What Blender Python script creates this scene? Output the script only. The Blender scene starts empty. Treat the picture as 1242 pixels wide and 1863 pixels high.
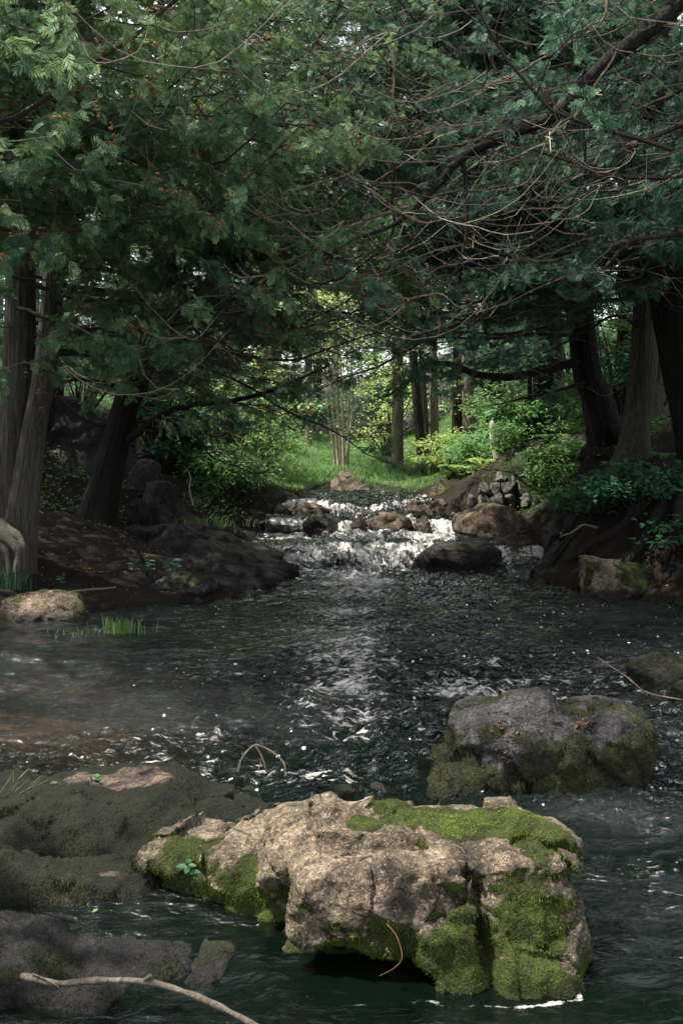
import bpy, bmesh, math, random, time
import numpy as np
from mathutils import Vector
R = math.radians
T0 = time.time()
rng = np.random.default_rng(7)
random.seed(7)
C = bpy.context.scene.collection
scene = bpy.context.scene

# ---------------------------------------------------------------- camera, sky, sun, exposure
HC = 1.7           # camera height above the pool
F = 1811.0         # focal length in photograph pixels
HY = 800.0         # horizon row in the photograph
cam_d = bpy.data.cameras.new('camera'); cam = bpy.data.objects.new('camera', cam_d); C.objects.link(cam)
cam.location = (0, 0, HC); cam.rotation_euler = (R(90), 0, 0)
cam_d.sensor_width = 36; cam_d.sensor_fit = 'AUTO'; cam_d.lens = 35.0
cam_d.shift_y = -(931.5 - HY) / 1863.0
cam_d.clip_end = 2000
scene.camera = cam

SUN_EL, SUN_AZ = R(64), R(-84)      # azimuth measured from +Y towards +X
sdir = Vector((math.sin(SUN_AZ) * math.cos(SUN_EL), math.cos(SUN_AZ) * math.cos(SUN_EL), math.sin(SUN_EL)))
w = bpy.data.worlds.new('World'); scene.world = w; w.use_nodes = True
nt = w.node_tree; nt.nodes.clear()
out = nt.nodes.new('ShaderNodeOutputWorld'); bg = nt.nodes.new('ShaderNodeBackground')
sky = nt.nodes.new('ShaderNodeTexSky'); sky.sky_type = 'NISHITA'; sky.sun_disc = False
sky.sun_elevation = SUN_EL; sky.sun_rotation = SUN_AZ; sky.dust_density = 2.0
tc = nt.nodes.new('ShaderNodeTexCoord'); nz = nt.nodes.new('ShaderNodeTexNoise'); nz.inputs['Scale'].default_value = 2.2
nz.inputs['Detail'].default_value = 5
cr = nt.nodes.new('ShaderNodeMapRange'); cr.inputs[1].default_value = .3; cr.inputs[2].default_value = .55
cr.inputs[3].default_value = .45; cr.inputs[4].default_value = .95
mx = nt.nodes.new('ShaderNodeMix'); mx.data_type = 'RGBA'
mx.inputs[7].default_value = (17, 17.2, 18.4, 1)
nt.links.new(tc.outputs['Generated'], nz.inputs['Vector']); nt.links.new(nz.outputs[0], cr.inputs[0])
nt.links.new(cr.outputs[0], mx.inputs[0]); nt.links.new(sky.outputs[0], mx.inputs[6]); nt.links.new(mx.outputs[2], bg.inputs[0])
bg.inputs[1].default_value = 0.055
nt.links.new(bg.outputs[0], out.inputs[0])
sd = bpy.data.lights.new('sun', 'SUN'); sd.energy = 5.0; sd.angle = R(0.6); sd.color = (1.0, .93, .82)
so = bpy.data.objects.new('sun', sd); C.objects.link(so)
so.rotation_euler = sdir.to_track_quat('Z', 'Y').to_euler(); so.location = (0, 0, 20)
scene.view_settings.view_transform = 'Standard'; scene.view_settings.look = 'None'
scene.view_settings.gamma = 1; scene.view_settings.exposure = 1.25

# ---------------------------------------------------------------- helpers
def at(px, py, D):
    return np.array([(px - 621) / F * D, D, HC - (py - HY) / F * D])

def tag(o, label=None, cat=None, group=None, kind=None):
    if label: o['label'] = label
    if cat: o['category'] = cat
    if group: o['group'] = group
    if kind: o['kind'] = kind
    return o

def thing(name, loc, label, cat, group=None):
    o = bpy.data.objects.new(name, None); C.objects.link(o); o.location = tuple(float(v) for v in loc)
    o.empty_display_size = .1
    return tag(o, label, cat, group)

def hsh(i, j, k, s):
    h = (i * np.uint32(374761393) + j * np.uint32(668265263) + k * np.uint32(2147483647 - 1013) + np.uint32(s * 974711 + 12345))
    h = (h ^ (h >> np.uint32(13))) * np.uint32(1274126177)
    h = h ^ (h >> np.uint32(16))
    h = h * np.uint32(2246822519); h = h ^ (h >> np.uint32(15))
    return (h & np.uint32(0xffffff)).astype(np.float32) / np.float32(0xffffff)

def vnoise(p, seed=0):
    """value noise in -1..1"""
    p = np.asarray(p, np.float32)
    fl = np.floor(p); f = p - fl; u = f * f * (3 - 2 * f)
    q = (fl.astype(np.int64) & 0xffffffff).astype(np.uint32)
    i, j, k = q[..., 0], q[..., 1], q[..., 2]; one = np.uint32(1)
    with np.errstate(over='ignore'):
        c = {}
        for a in (0, 1):
            for b in (0, 1):
                for d in (0, 1):
                    c[a, b, d] = hsh(i + one * np.uint32(a), j + np.uint32(b), k + np.uint32(d), seed)
    ux, uy, uz = u[..., 0], u[..., 1], u[..., 2]
    x00 = c[0,0,0] + (c[1,0,0] - c[0,0,0]) * ux; x10 = c[0,1,0] + (c[1,1,0] - c[0,1,0]) * ux
    x01 = c[0,0,1] + (c[1,0,1] - c[0,0,1]) * ux; x11 = c[0,1,1] + (c[1,1,1] - c[0,1,1]) * ux
    y0 = x00 + (x10 - x00) * uy; y1 = x01 + (x11 - x01) * uy
    return (y0 + (y1 - y0) * uz) * 2 - 1

def fbm(p, seed=0, oct=4, gain=.5, lac=2.03):
    p = np.asarray(p, np.float32); a = 1.; s = 0; t = 0
    for o in range(oct):
        s = s + a * vnoise(p + 17.3 * o, seed + o); t += a; a *= gain; p = p * lac
    return s / t

def ridged(p, seed=0, oct=4):
    p = np.asarray(p, np.float32); a = 1.; s = 0; t = 0
    for o in range(oct):
        s = s + a * (1 - 2 * np.abs(vnoise(p + 9.1 * o, seed + o))); t += a; a *= .5; p = p * 2.1
    return s / t

def cells(p, seed=0, freq=1.):
    """chiselled facets: every cell of a jittered lattice gets its own tilted plane; returns offset and distance to the cell edge"""
    p = np.asarray(p, np.float32) * freq; fl = np.floor(p); best = np.full(p.shape[:-1], 9., np.float32); sec = best.copy(); out_ = np.zeros(p.shape[:-1], np.float32)
    for a in (-1, 0, 1):
        for b in (-1, 0, 1):
            for d in (-1, 0, 1):
                c = fl + np.array([a, b, d], np.float32); q = (c.astype(np.int64) & 0xffffffff).astype(np.uint32)
                with np.errstate(over='ignore'): h = [hsh(q[..., 0], q[..., 1], q[..., 2], seed + 11 * k) for k in range(7)]
                f = np.stack([c[..., 0] + h[0], c[..., 1] + h[1], c[..., 2] + h[2]], -1); e = p - f; r_ = np.sqrt((e ** 2).sum(-1))
                o = (h[3] - .5) * e[..., 0] * 2 + (h[4] - .5) * e[..., 1] * 2 + (h[5] - .5) * e[..., 2] * 2 + (h[6] - .5) * .6
                nb = r_ < best; sec = np.where(nb, best, np.minimum(sec, r_)); out_ = np.where(nb, o, out_); best = np.where(nb, r_, best)
    return out_, sec - best

def sstep(x, a, b):
    t = np.clip((x - a) / (b - a), 0, 1); return t * t * (3 - 2 * t)

class Buf:
    """collects triangles / quads with a per-vertex colour and builds ONE mesh object"""
    def __init__(s): s.v = []; s.f4 = []; s.f3 = []; s.c = []; s.n = 0
    def add(s, v, f, col=None):
        v = np.asarray(v, np.float32); f = np.asarray(f, np.int64)
        (s.f4 if f.shape[1] == 4 else s.f3).append(f + s.n)
        if col is None: col = np.full(len(v), .5, np.float32)
        s.c.append(np.broadcast_to(np.asarray(col, np.float32), (len(v),)))
        s.v.append(v); s.n += len(v)
    def build(s, name, mat, parent=None, smooth=False, attrs=None):
        v = np.concatenate(s.v) if s.v else np.zeros((0, 3), np.float32)
        loc = np.zeros(3)
        if parent is not None:
            loc = np.array(parent_loc(parent))
        elif len(v):
            loc = np.array([(v[:, 0].min() + v[:, 0].max()) / 2, (v[:, 1].min() + v[:, 1].max()) / 2, v[:, 2].min()])
        return mesh_obj(name, v - loc, s.f4, s.f3, mat, parent, loc, smooth, dict(tone=np.concatenate(s.c) if s.c else None, **(attrs or {})))

def parent_loc(o):
    l = Vector((0, 0, 0))
    while o is not None: l = l + o.location; o = o.parent
    return l

def mesh_obj(name, v, f4, f3, mat, parent, loc, smooth, attrs):
    me = bpy.data.meshes.new(name)
    f4 = np.concatenate(f4) if len(f4) else np.zeros((0, 4), np.int64)
    f3 = np.concatenate(f3) if len(f3) else np.zeros((0, 3), np.int64)
    me.vertices.add(len(v)); me.vertices.foreach_set('co', np.asarray(v, np.float32).ravel())
    nl = f4.size + f3.size
    me.loops.add(nl); me.loops.foreach_set('vertex_index', np.concatenate([f4.ravel(), f3.ravel()]).astype(np.int32))
    npol = len(f4) + len(f3); me.polygons.add(npol)
    st = np.concatenate([np.arange(len(f4)) * 4, f4.size + np.arange(len(f3)) * 3]).astype(np.int32)
    me.polygons.foreach_set('loop_start', st)
    me.polygons.foreach_set('use_smooth', np.full(npol, smooth))
    for k, a in attrs.items():
        if a is None: continue
        at_ = me.attributes.new(k, 'FLOAT', 'POINT'); at_.data.foreach_set('value', np.asarray(a, np.float32))
    me.update(calc_edges=True)
    me.materials.append(mat)
    o = bpy.data.objects.new(name, me); C.objects.link(o)
    if parent is not None: o.parent = parent
    else: o.location = tuple(float(x) for x in loc)
    return o

def crom(P, n):
    """Catmull-Rom resampling of control rows (any number of columns)"""
    P = np.asarray(P, float); Q = np.vstack([2 * P[0] - P[1], P, 2 * P[-1] - P[-2]])
    t = np.linspace(0, len(P) - 1 - 1e-6, n); i = t.astype(int); u = (t - i)[:, None]
    a, b, c, d = Q[i], Q[i + 1], Q[i + 2], Q[i + 3]
    return .5 * (2 * b + (c - a) * u + (2 * a - 5 * b + 4 * c - d) * u ** 2 + (3 * b - a - 3 * c + d) * u ** 3)

def tube(buf, P, r, k=5, tone=.5, cap=False):
    P = np.asarray(P, float); n = len(P); r = np.broadcast_to(np.asarray(r, float), (n,))
    Tn = np.gradient(P, axis=0); Tn /= np.linalg.norm(Tn, axis=1)[:, None] + 1e-9
    ref = np.array([.31, .52, .11]) if abs(Tn[0, 2]) > .8 else np.array([0.02, 0.03, 1.])
    A = np.cross(Tn, ref); A /= np.linalg.norm(A, axis=1)[:, None] + 1e-9; B = np.cross(Tn, A)
    th = np.arange(k) * 2 * np.pi / k
    V = P[:, None] + r[:, None, None] * (np.cos(th)[None, :, None] * A[:, None] + np.sin(th)[None, :, None] * B[:, None])
    i = np.arange(n - 1)[:, None] * k; j = np.arange(k)[None]; j2 = (j + 1) % k
    f = np.stack([i + j, i + j2, i + k + j2, i + k + j], -1).reshape(-1, 4)
    buf.add(V.reshape(-1, 3), f, tone)
    if cap and k >= 3:
        buf.add(V[-1], [[0, a, a + 1] for a in range(1, k - 1)], tone); buf.add(V[0], [[0, a + 1, a] for a in range(1, k - 1)], tone)

# ---------------------------------------------------------------- materials
def mat(name):
    m = bpy.data.materials.new(name); m.use_nodes = True; m.node_tree.nodes.clear(); return m

class N:
    def __init__(s, m): s.t = m.node_tree
    def new(s, ty, **kw):
        n = s.t.nodes.new(ty)
        for k, v in kw.items(): setattr(n, k, v)
        return n
    def link(s, a, b): s.t.links.new(a, b)
    def val(s, inp, x):
        if hasattr(x, 'is_linked') or isinstance(x, bpy.types.NodeSocket): s.link(x, inp)
        else: inp.default_value = x
    def pos(s, scale=(1, 1, 1), world=False):
        if world: src = s.new('ShaderNodeNewGeometry').outputs['Position']
        else: src = s.new('ShaderNodeTexCoord').outputs['Object']
        m = s.new('ShaderNodeMapping'); s.link(src, m.inputs[0]); m.inputs['Scale'].default_value = scale
        return m.outputs[0]
    def noise(s, vec, scale, detail=5, rough=.55, dist=0.):
        n = s.new('ShaderNodeTexNoise'); s.link(vec, n.inputs['Vector'])
        n.inputs['Scale'].default_value = scale; n.inputs['Detail'].default_value = detail
        n.inputs['Roughness'].default_value = rough; n.inputs['Distortion'].default_value = dist
        return n.outputs[0]
    def rng(s, x, a, b, c=0., d=1.):
        n = s.new('ShaderNodeMapRange'); s.val(n.inputs[0], x)
        for i, v in enumerate((a, b, c, d)): s.val(n.inputs[i + 1], v)
        return n.outputs[0]
    def math(s, op, a, b=0., clamp=False):
        n = s.new('ShaderNodeMath', operation=op); n.use_clamp = clamp; s.val(n.inputs[0], a); s.val(n.inputs[1], b); return n.outputs[0]
    def mix(s, f, a, b):
        n = s.new('ShaderNodeMix'); n.data_type = 'RGBA'; s.val(n.inputs[0], f)
        for i, x in ((6, a), (7, b)):
            if isinstance(x, tuple): n.inputs[i].default_value = (*x[:3], 1)
            else: s.link(x, n.inputs[i])
        return n.outputs[2]
    def ramp(s, f, stops):
        n = s.new('ShaderNodeValToRGB'); s.link(f, n.inputs[0]); e = n.color_ramp.elements
        while len(e) < len(stops): e.new(.5)
        for x, (p, c) in zip(e, stops): x.position = p; x.color = (*c, 1)
        return n.outputs[0]
    def attr(s, name): return s.new('ShaderNodeAttribute', attribute_name=name).outputs['Fac']
    def bump(s, h, dist, strength=1., nrm=None):
        b = s.new('ShaderNodeBump'); s.link(h, b.inputs['Height']); b.inputs['Distance'].default_value = dist
        b.inputs['Strength'].default_value = strength
        if nrm is not None: s.link(nrm, b.inputs['Normal'])
        return b.outputs[0]
    def bsdf(s, col, rough=.8, nrm=None, spec=.5, **kw):
        p = s.new('ShaderNodeBsdfPrincipled'); s.val(p.inputs['Base Color'], (*col, 1) if isinstance(col, tuple) else col)
        s.val(p.inputs['Roughness'], rough); s.val(p.inputs['Specular IOR Level'], spec)
        if nrm is not None: s.link(nrm, p.inputs['Normal'])
        return p.outputs[0]
    def out(s, sh): o = s.new('ShaderNodeOutputMaterial'); s.link(sh, o.inputs[0])

def leaf_mat(name, dark, mid, light, trans=.35, rough=.55, spec=.35):
    m = mat(name); n = N(m)
    c = n.ramp(n.attr('tone'), [(0, dark), (.5, mid), (1, light)])
    big = n.noise(n.pos(world=True), .8, 3)
    c = n.mix(n.rng(big, .4, .7, 0, .3), c, light)
    p = n.bsdf(c, rough, spec=spec)
    t = n.new('ShaderNodeBsdfTranslucent'); tcx = n.mix(.5, c, tuple(min(1, x * 1.6) for x in light)); n.link(tcx, t.inputs[0])
    x = n.new('ShaderNodeMixShader'); x.inputs[0].default_value = trans; n.link(p, x.inputs[1]); n.link(t.outputs[0], x.inputs[2])
    n.out(x.outputs[0]); return m

def bark_mat(name, dark, light, sc=1., vertical=True):
    m = mat(name); n = N(m)
    v = n.pos((44 * sc, 44 * sc, 2.6 * sc) if vertical else (14, 14, 14))
    a = n.noise(v, 1., 7, .72, 1.2); b = n.noise(n.pos(), 3.5 * sc, 4)
    f = n.rng(a, .3, .68)
    c = n.mix(f, dark, light)
    c = n.mix(n.rng(b, .5, .75, 0, .5), c, tuple(x * .55 for x in light))
    g = n.noise(n.pos(), 1.3, 3); c = n.mix(n.rng(g, .55, .75, 0, .35), c, (.05, .075, .03))
    n.out(n.bsdf(c, .9, n.bump(a, .035, 1.), spec=.2)); return m

def twig_mat(name, dark, light):
    m = mat(name); n = N(m)
    c = n.ramp(n.attr('tone'), [(0, dark), (1, light)])
    a = n.noise(n.pos(), 40, 3)
    c = n.mix(n.rng(a, .4, .7, 0, .5), c, dark)
    n.out(n.bsdf(c, .75, n.bump(a, .003, .5), spec=.3)); return m

def rock_mat(name, dark, light, moss_d=(.02, .035, .008), moss_l=(.10, .16, .02), wet=0., sc=1., rough=.85):
    m = mat(name); n = N(m)
    P = n.pos()
    a = n.noise(P, 5 * sc, 8, .68, .5); b = n.noise(P, 38 * sc, 5, .7); s = n.noise(n.pos((3, 3, 16)), 2.2 * sc, 5, .6, .8)
    d = n.noise(P, 130 * sc, 3, .6)
    c = n.mix(n.rng(a, .38, .60), dark, light); e = n.noise(P, 15 * sc, 7, .78, .3); c = n.mix(n.rng(e, .50, .64, 0, .75), c, tuple(x * .45 for x in dark))
    c = n.mix(n.rng(b, .40, .58, .6, 0), c, tuple(x * .35 for x in dark))
    c = n.mix(n.rng(s, .5, .7, 0, .45), c, tuple(x * .55 for x in light))
    st = n.noise(P, 2.1 * sc, 7, .72, .4); c = n.mix(n.rng(st, .49, .60, 0, .8), c, tuple(x * .8 for x in dark))
    c = n.mix(n.rng(d, .40, .58, .55, 0), c, tuple(x * .3 for x in dark)); c = n.mix(n.rng(n.noise(P, 75 * sc, 4, .75), .56, .66, 0, .4), c, tuple(min(1, x * 1.5) for x in light))
    lich = n.noise(P, 11 * sc, 6, .75)
    c = n.mix(n.rng(lich, .62, .68, 0, .35), c, tuple(min(1, x * 1.6) for x in light))
    v = n.new('ShaderNodeTexVoronoi', feature='DISTANCE_TO_EDGE'); n.link(n.pos((1, 1, 1.5)), v.inputs['Vector']); v.inputs['Scale'].default_value = 3.1 * sc
    crack = n.rng(v.outputs['Distance'], 0, .025)
    c = n.mix(n.math('MULTIPLY', n.math('SUBTRACT', 1, crack), n.rng(a, .45, .6)), c, tuple(x * .25 for x in dark))
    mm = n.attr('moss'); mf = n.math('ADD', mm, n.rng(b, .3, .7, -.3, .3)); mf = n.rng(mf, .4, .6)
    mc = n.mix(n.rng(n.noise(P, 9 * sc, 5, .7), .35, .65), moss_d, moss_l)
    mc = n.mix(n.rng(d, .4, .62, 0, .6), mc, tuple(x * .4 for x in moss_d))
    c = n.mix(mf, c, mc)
    wt = n.attr('wet'); c = n.mix(n.math('MULTIPLY', wt, .8), c, tuple(x * .18 for x in dark))
    rg = n.math('SUBTRACT', rough, n.math('MULTIPLY', n.math('MAXIMUM', wt, wet), .55))
    h = n.math('ADD', n.math('MULTIPLY', a, 1.), n.math('ADD', n.math('MULTIPLY', b, .35), n.math('ADD', n.math('MULTIPLY', d, .16), n.math('MULTIPLY', e, .5))))
    h = n.math('ADD', h, n.math('MULTIPLY', mf, n.math('MULTIPLY', d, .5)))
    n.out(n.bsdf(c, rg, n.bump(h, .05 / sc, 1.), spec=.28)); return m

M = {}
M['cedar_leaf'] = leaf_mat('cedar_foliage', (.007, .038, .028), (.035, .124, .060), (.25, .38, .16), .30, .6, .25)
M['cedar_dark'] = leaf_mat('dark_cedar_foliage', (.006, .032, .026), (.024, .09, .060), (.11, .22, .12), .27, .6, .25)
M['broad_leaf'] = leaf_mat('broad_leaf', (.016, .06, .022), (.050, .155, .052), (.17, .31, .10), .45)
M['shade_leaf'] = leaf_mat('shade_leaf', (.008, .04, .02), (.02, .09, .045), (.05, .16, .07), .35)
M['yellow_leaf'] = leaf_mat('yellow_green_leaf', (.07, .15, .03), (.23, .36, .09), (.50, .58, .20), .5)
M['grass'] = leaf_mat('grass_blade', (.035, .10, .03), (.09, .20, .06), (.24, .37, .13), .4)
M['moss'] = leaf_mat('moss_blade', (.018, .028, .006), (.065, .090, .012), (.24, .33, .03), .25, .8, .1)
M['wetmoss'] = leaf_mat('wet_moss_blade', (.004, .006, .004), (.010, .013, .005), (.065, .078, .018), .1, .8, .1)
M['litter'] = leaf_mat('fallen_leaf', (.03, .016, .009), (.09, .045, .022), (.28, .15, .08), .1, .8, .1)
M['cone'] = leaf_mat('seed_cone', (.16, .05, .028), (.32, .12, .065), (.50, .26, .14), .05, .8, .1)
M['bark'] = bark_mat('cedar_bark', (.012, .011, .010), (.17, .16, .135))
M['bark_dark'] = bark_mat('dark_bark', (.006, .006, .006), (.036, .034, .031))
M['bark_grey'] = bark_mat('grey_bark', (.06, .05, .04), (.27, .23, .18), .8)
M['bark_pale'] = bark_mat('pale_bark', (.26, .22, .17), (.66, .60, .50), .7)
M['wood_tan'] = bark_mat('bare_wood', (.10, .07, .045), (.36, .28, .2), 1.2)
M['twig'] = twig_mat('bare_twig', (.016, .012, .010), (.30, .245, .18))
M['twig_dark'] = twig_mat('dark_twig', (.008, .007, .006), (.10, .08, .06))
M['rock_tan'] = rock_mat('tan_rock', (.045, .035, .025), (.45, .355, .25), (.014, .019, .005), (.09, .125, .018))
M['rock_grey'] = rock_mat('grey_rock', (.016, .016, .018), (.125, .118, .118), (.014, .018, .006), (.055, .06, .016))
M['rock_dark'] = rock_mat('dark_wet_rock', (.010, .010, .011), (.082, .072, .062), (.012, .018, .006), (.045, .055, .014), .5)
M['rock_brown'] = rock_mat('brown_rock', (.050, .039, .030), (.36, .275, .20), (.02, .028, .008), (.08, .10, .02))
M['rock_wet'] = rock_mat('black_wet_rock', (.006, .006, .007), (.045, .042, .039), (.010, .013, .005), (.035, .040, .012), 0., rough=.7)
M['rock_wall'] = rock_mat('wall_stone', (.05, .048, .045), (.30, .285, .26), sc=1.5)
M['rock_mossy'] = rock_mat('mossy_wet_rock', (.016, .014, .012), (.26, .19, .135), (.007, .009, .004), (.024, .028, .009), .1)

def ground_mat():
    m = mat('forest_floor'); n = N(m); P = n.pos(world=True)
    a = n.noise(P, 2.2, 8, .7); b = n.noise(P, 22, 6, .7)
    c = n.ramp(a, [(.3, (.006, .005, .005)), (.5, (.016, .012, .009)), (.7, (.045, .030, .02))])
    c = n.mix(n.rng(b, .45, .65, 0, .7), c, (.015, .012, .009))
    g = n.attr('green'); c = n.mix(g, c, n.ramp(n.noise(P, 6, 6, .7), [(.3, (.015, .045, .01)), (.7, (.06, .14, .025))]))
    bd = n.attr('bed'); c = n.mix(bd, c, n.ramp(n.noise(P, 3.5, 6, .6), [(.35, (.035, .027, .014)), (.55, (.12, .082, .036)), (.7, (.24, .16, .07))]))
    n.out(n.bsdf(c, .9, n.bump(n.math('ADD', a, b), .06, .9), spec=.2)); return m
M['ground'] = ground_mat()

def water_mat():
    m = mat('stream_water'); n = N(m); P = n.pos(world=True)
    P1 = n.pos((1.0, 1.9, 1), True)
    w1 = n.noise(P1, 7, 4, .6, 1.2); w2 = n.noise(P1, 22, 4, .6, .8); w3 = n.noise(P1, 60, 2, .5, .4)
    ch = n.attr('chop')
    h = n.math('ADD', n.math('MULTIPLY', w1, .13), n.math('ADD', n.math('MULTIPLY', w2, .045), n.math('MULTIPLY', w3, .009)))
    h = n.math('MULTIPLY', h, ch)
    nr = n.bump(h, 1., 1.)
    fr = n.new('ShaderNodeFresnel'); fr.inputs[0].default_value = 1.333; n.link(nr, fr.inputs['Normal'])
    gl = n.new('ShaderNodeBsdfGlossy'); gl.inputs['Roughness'].default_value = .07; gl.inputs['Color'].default_value = (.95, .97, 1, 1); n.link(nr, gl.inputs['Normal'])
    tr = n.new('ShaderNodeBsdfTransparent')
    tc_ = n.mix(n.attr('shallow'), (.022, .026, .016), (.66, .50, .27)); n.link(tc_, tr.inputs[0])
    df = n.new('ShaderNodeBsdfDiffuse'); df.inputs[0].default_value = (.0012, .0035, .0022, 1)
    bs = n.new('ShaderNodeAddShader'); n.link(tr.outputs[0], bs.inputs[0]); n.link(df.outputs[0], bs.inputs[1])
    mx = n.new('ShaderNodeMixShader'); n.link(n.math('MULTIPLY', fr.outputs[0], 1.45, True), mx.inputs[0]); n.link(bs.outputs[0], mx.inputs[1]); n.link(gl.outputs[0], mx.inputs[2])
    # foam: streaks along the current where the water tumbles, bubbles drifting and sky glints painted on the pool
    fo = n.attr('foam')
    fl_ = n.attr('fall'); sa = n.math('ADD', n.math('MULTIPLY', fl_, n.noise(n.pos((15, 2.4, 3.2), True), 1.7, 6, .66, .8)), n.math('MULTIPLY', n.math('SUBTRACT', 1, fl_), n.noise(n.pos((2.2, 8.5, 1), True), 3.0, 6, .70, 1.8))); sb = n.noise(n.pos((1, 1.6, 1), True), 9, 6, .7, 1.0)
    s = n.math('ADD', n.math('MULTIPLY', sa, .5), n.math('MULTIPLY', sb, .5))
    thr = n.rng(fo, 0, 1, .74, .32)
    k = n.math('MULTIPLY', n.rng(s, thr, n.math('ADD', thr, .10)), n.rng(fl_, 0, 1, .74, .9))
    vo = n.new('ShaderNodeTexVoronoi'); n.link(n.pos((1, .8, 1), True), vo.inputs['Vector']); vo.inputs['Scale'].default_value = 15; vo.inputs['Randomness'].default_value = 1.
    cellr = n.new('ShaderNodeSeparateColor'); n.link(vo.outputs['Color'], cellr.inputs[0])
    size = n.rng(cellr.outputs[0], .45, 1., 0., .24)
    sz = n.math('MULTIPLY', size, n.math('MULTIPLY', n.attr('bubble'), n.rng(n.noise(P, 1.3, 3, .6), .36, .55)))
    dot = n.math('MULTIPLY', n.math('LESS_THAN', vo.outputs['Distance'], sz), .85)
    k = n.math('MAXIMUM', k, dot)
    fb = n.bump(sb, .06, .8)
    fd = n.new('ShaderNodeBsdfDiffuse'); fd.inputs[0].default_value = (.72, .70, .67, 1); n.link(fb, fd.inputs['Normal'])
    mz = n.new('ShaderNodeMixShader'); n.link(k, mz.inputs[0]); n.link(mx.outputs[0], mz.inputs[1]); n.link(fd.outputs[0], mz.inputs[2])
    n.out(mz.outputs[0]); return m
M['water'] = water_mat()

# ---------------------------------------------------------------- terrain
POLY = np.array([(-2.9, -6), (-2.4, 3.5), (-2.6, 5.5), (-3.9, 7), (-3.9, 8.9), (-3.1, 9.35), (-2.2, 10.0), (-1.45, 10.35), (-.8, 11.4), (-.9, 12.6), (-1.2, 13.3),
                 (-1.15, 15), (-.85, 16.3), (-.6, 17.6), (-.2, 18.8), (.5, 18.9), (1.05, 17.5), (1.45, 16), (1.6, 14.8), (2.2, 13.9), (2.5, 13.2), (2.35, 12.4), (2.35, 11.7),
                 (2.8, 10.9), (3.5, 10.25), (4.3, 9.6), (4.2, 6), (4.2, -6)])
def poly_sd(x, y):
    d = np.full(x.shape, 1e9); ins = np.zeros(x.shape, bool); n = len(POLY)
    for i in range(n):
        a = POLY[i]; b = POLY[(i + 1) % n]; e = b - a
        t = np.clip(((x - a[0]) * e[0] + (y - a[1]) * e[1]) / (e @ e), 0, 1)
        d = np.minimum(d, np.hypot(x - a[0] - t * e[0], y - a[1] - t * e[1]))
        c = (a[1] > y) != (b[1] > y); xi = a[0] + (y - a[1]) / (b[1] - a[1] + 1e-12) * e[0]
        ins ^= c & (x < xi)
    return np.where(ins, -d, d)

LIPS = [(13.1, .34, 1.05, 3), (14.5, .19, .30, 5), (15.6, .19, .42, 9)]
def lip_y(x, L):
    return L[0] + .34 * vnoise(np.stack([x * 1.7, x * 0, x * 0 + L[3]], -1), 3) + .07 * vnoise(np.stack([x * 7, x * 0, x * 0 + L[3]], -1), 4)
def water_z(x, y):
    z = 0
    for L in LIPS:
        t = np.clip((y - lip_y(x, L)) / L[2] + .5, 0, 1)
        z = z + L[1] * (1 - (1 - t) ** 2) if L is LIPS[0] else z + L[1] * (t * t * (3 - 2 * t))
    return z + .02 * np.clip(y - 15.5, 0, 4)

def ground_h(x, y):
    x = np.asarray(x, float); y = np.asarray(y, float)
    d = poly_sd(x, y)
    base = np.interp(y, [0, 12.9, 13.5, 14.1, 14.5, 15.3, 15.7, 18, 28, 45, 70, 120], [0, 0, .34, .34, .53, .53, .72, .80, 1.62, 2.9, 5, 9])
    xc = np.interp(y, [0, 10, 13, 18, 30], [.2, .4, .7, .3, .6])
    D = np.clip(d, 0, None)
    left = .05 + .19 * np.minimum(D, 3) + .38 * np.clip(D - 2.6, 0, 9) 
    left = left + sstep(y, 12.2, 14) * sstep(D, .3, 1.6) * .30
    amp = np.interp(y, [9, 12, 14, 16.5, 19], [.9, 1.25, 1.15, .55, .1])
    right = .05 + amp * sstep(D, -.1, 1.35) + .24 * np.clip(D - 1.0, 0, 12)
    s = sstep(x, xc - .6, xc + .6)
    lat = sstep(np.abs(x - xc), .9, 3.4)
    far = sstep(y, 17.2, 20.5)
    h = (left * (1 - s) + right * s)
    h = h * (1 - far) + far * (lat * .9 + .25 * np.clip(np.abs(x - xc) - 3, 0, 12))
    P = np.stack([x, y, x * 0], -1)
    nz = .10 * fbm(P * .9, 11, 4) + .035 * fbm(P * 5, 12, 3)
    h = base + h + nz * sstep(D, 0, .5) * (1 + .8 * sstep(y, 22, 30))
    bed = base - (.10 + np.clip(-d, 0, 3) * .22).clip(0, .45) + .07 * fbm(P * 1.6, 14, 3)
    h = h + .30 * np.exp(-((x + 3.5) / 1.1) ** 2 - ((y - 11.6) / 1.35) ** 2) * sstep(D, .3, 1.0)
    h = h - .78 * np.exp(-((x - 2.5) / .92) ** 4 - ((y - 14.55) / .55) ** 4) * sstep(D, 0, .3)
    return np.where(d > 0, h, np.minimum(bed, base + .04)), d

def gz(x, y): return float(ground_h(np.array([x]), np.array([y]))[0][0])
def G(px, D, dz=0.):
    x = (px - 621) / F * D; return np.array([x, D, gz(x, D) + dz])

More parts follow.
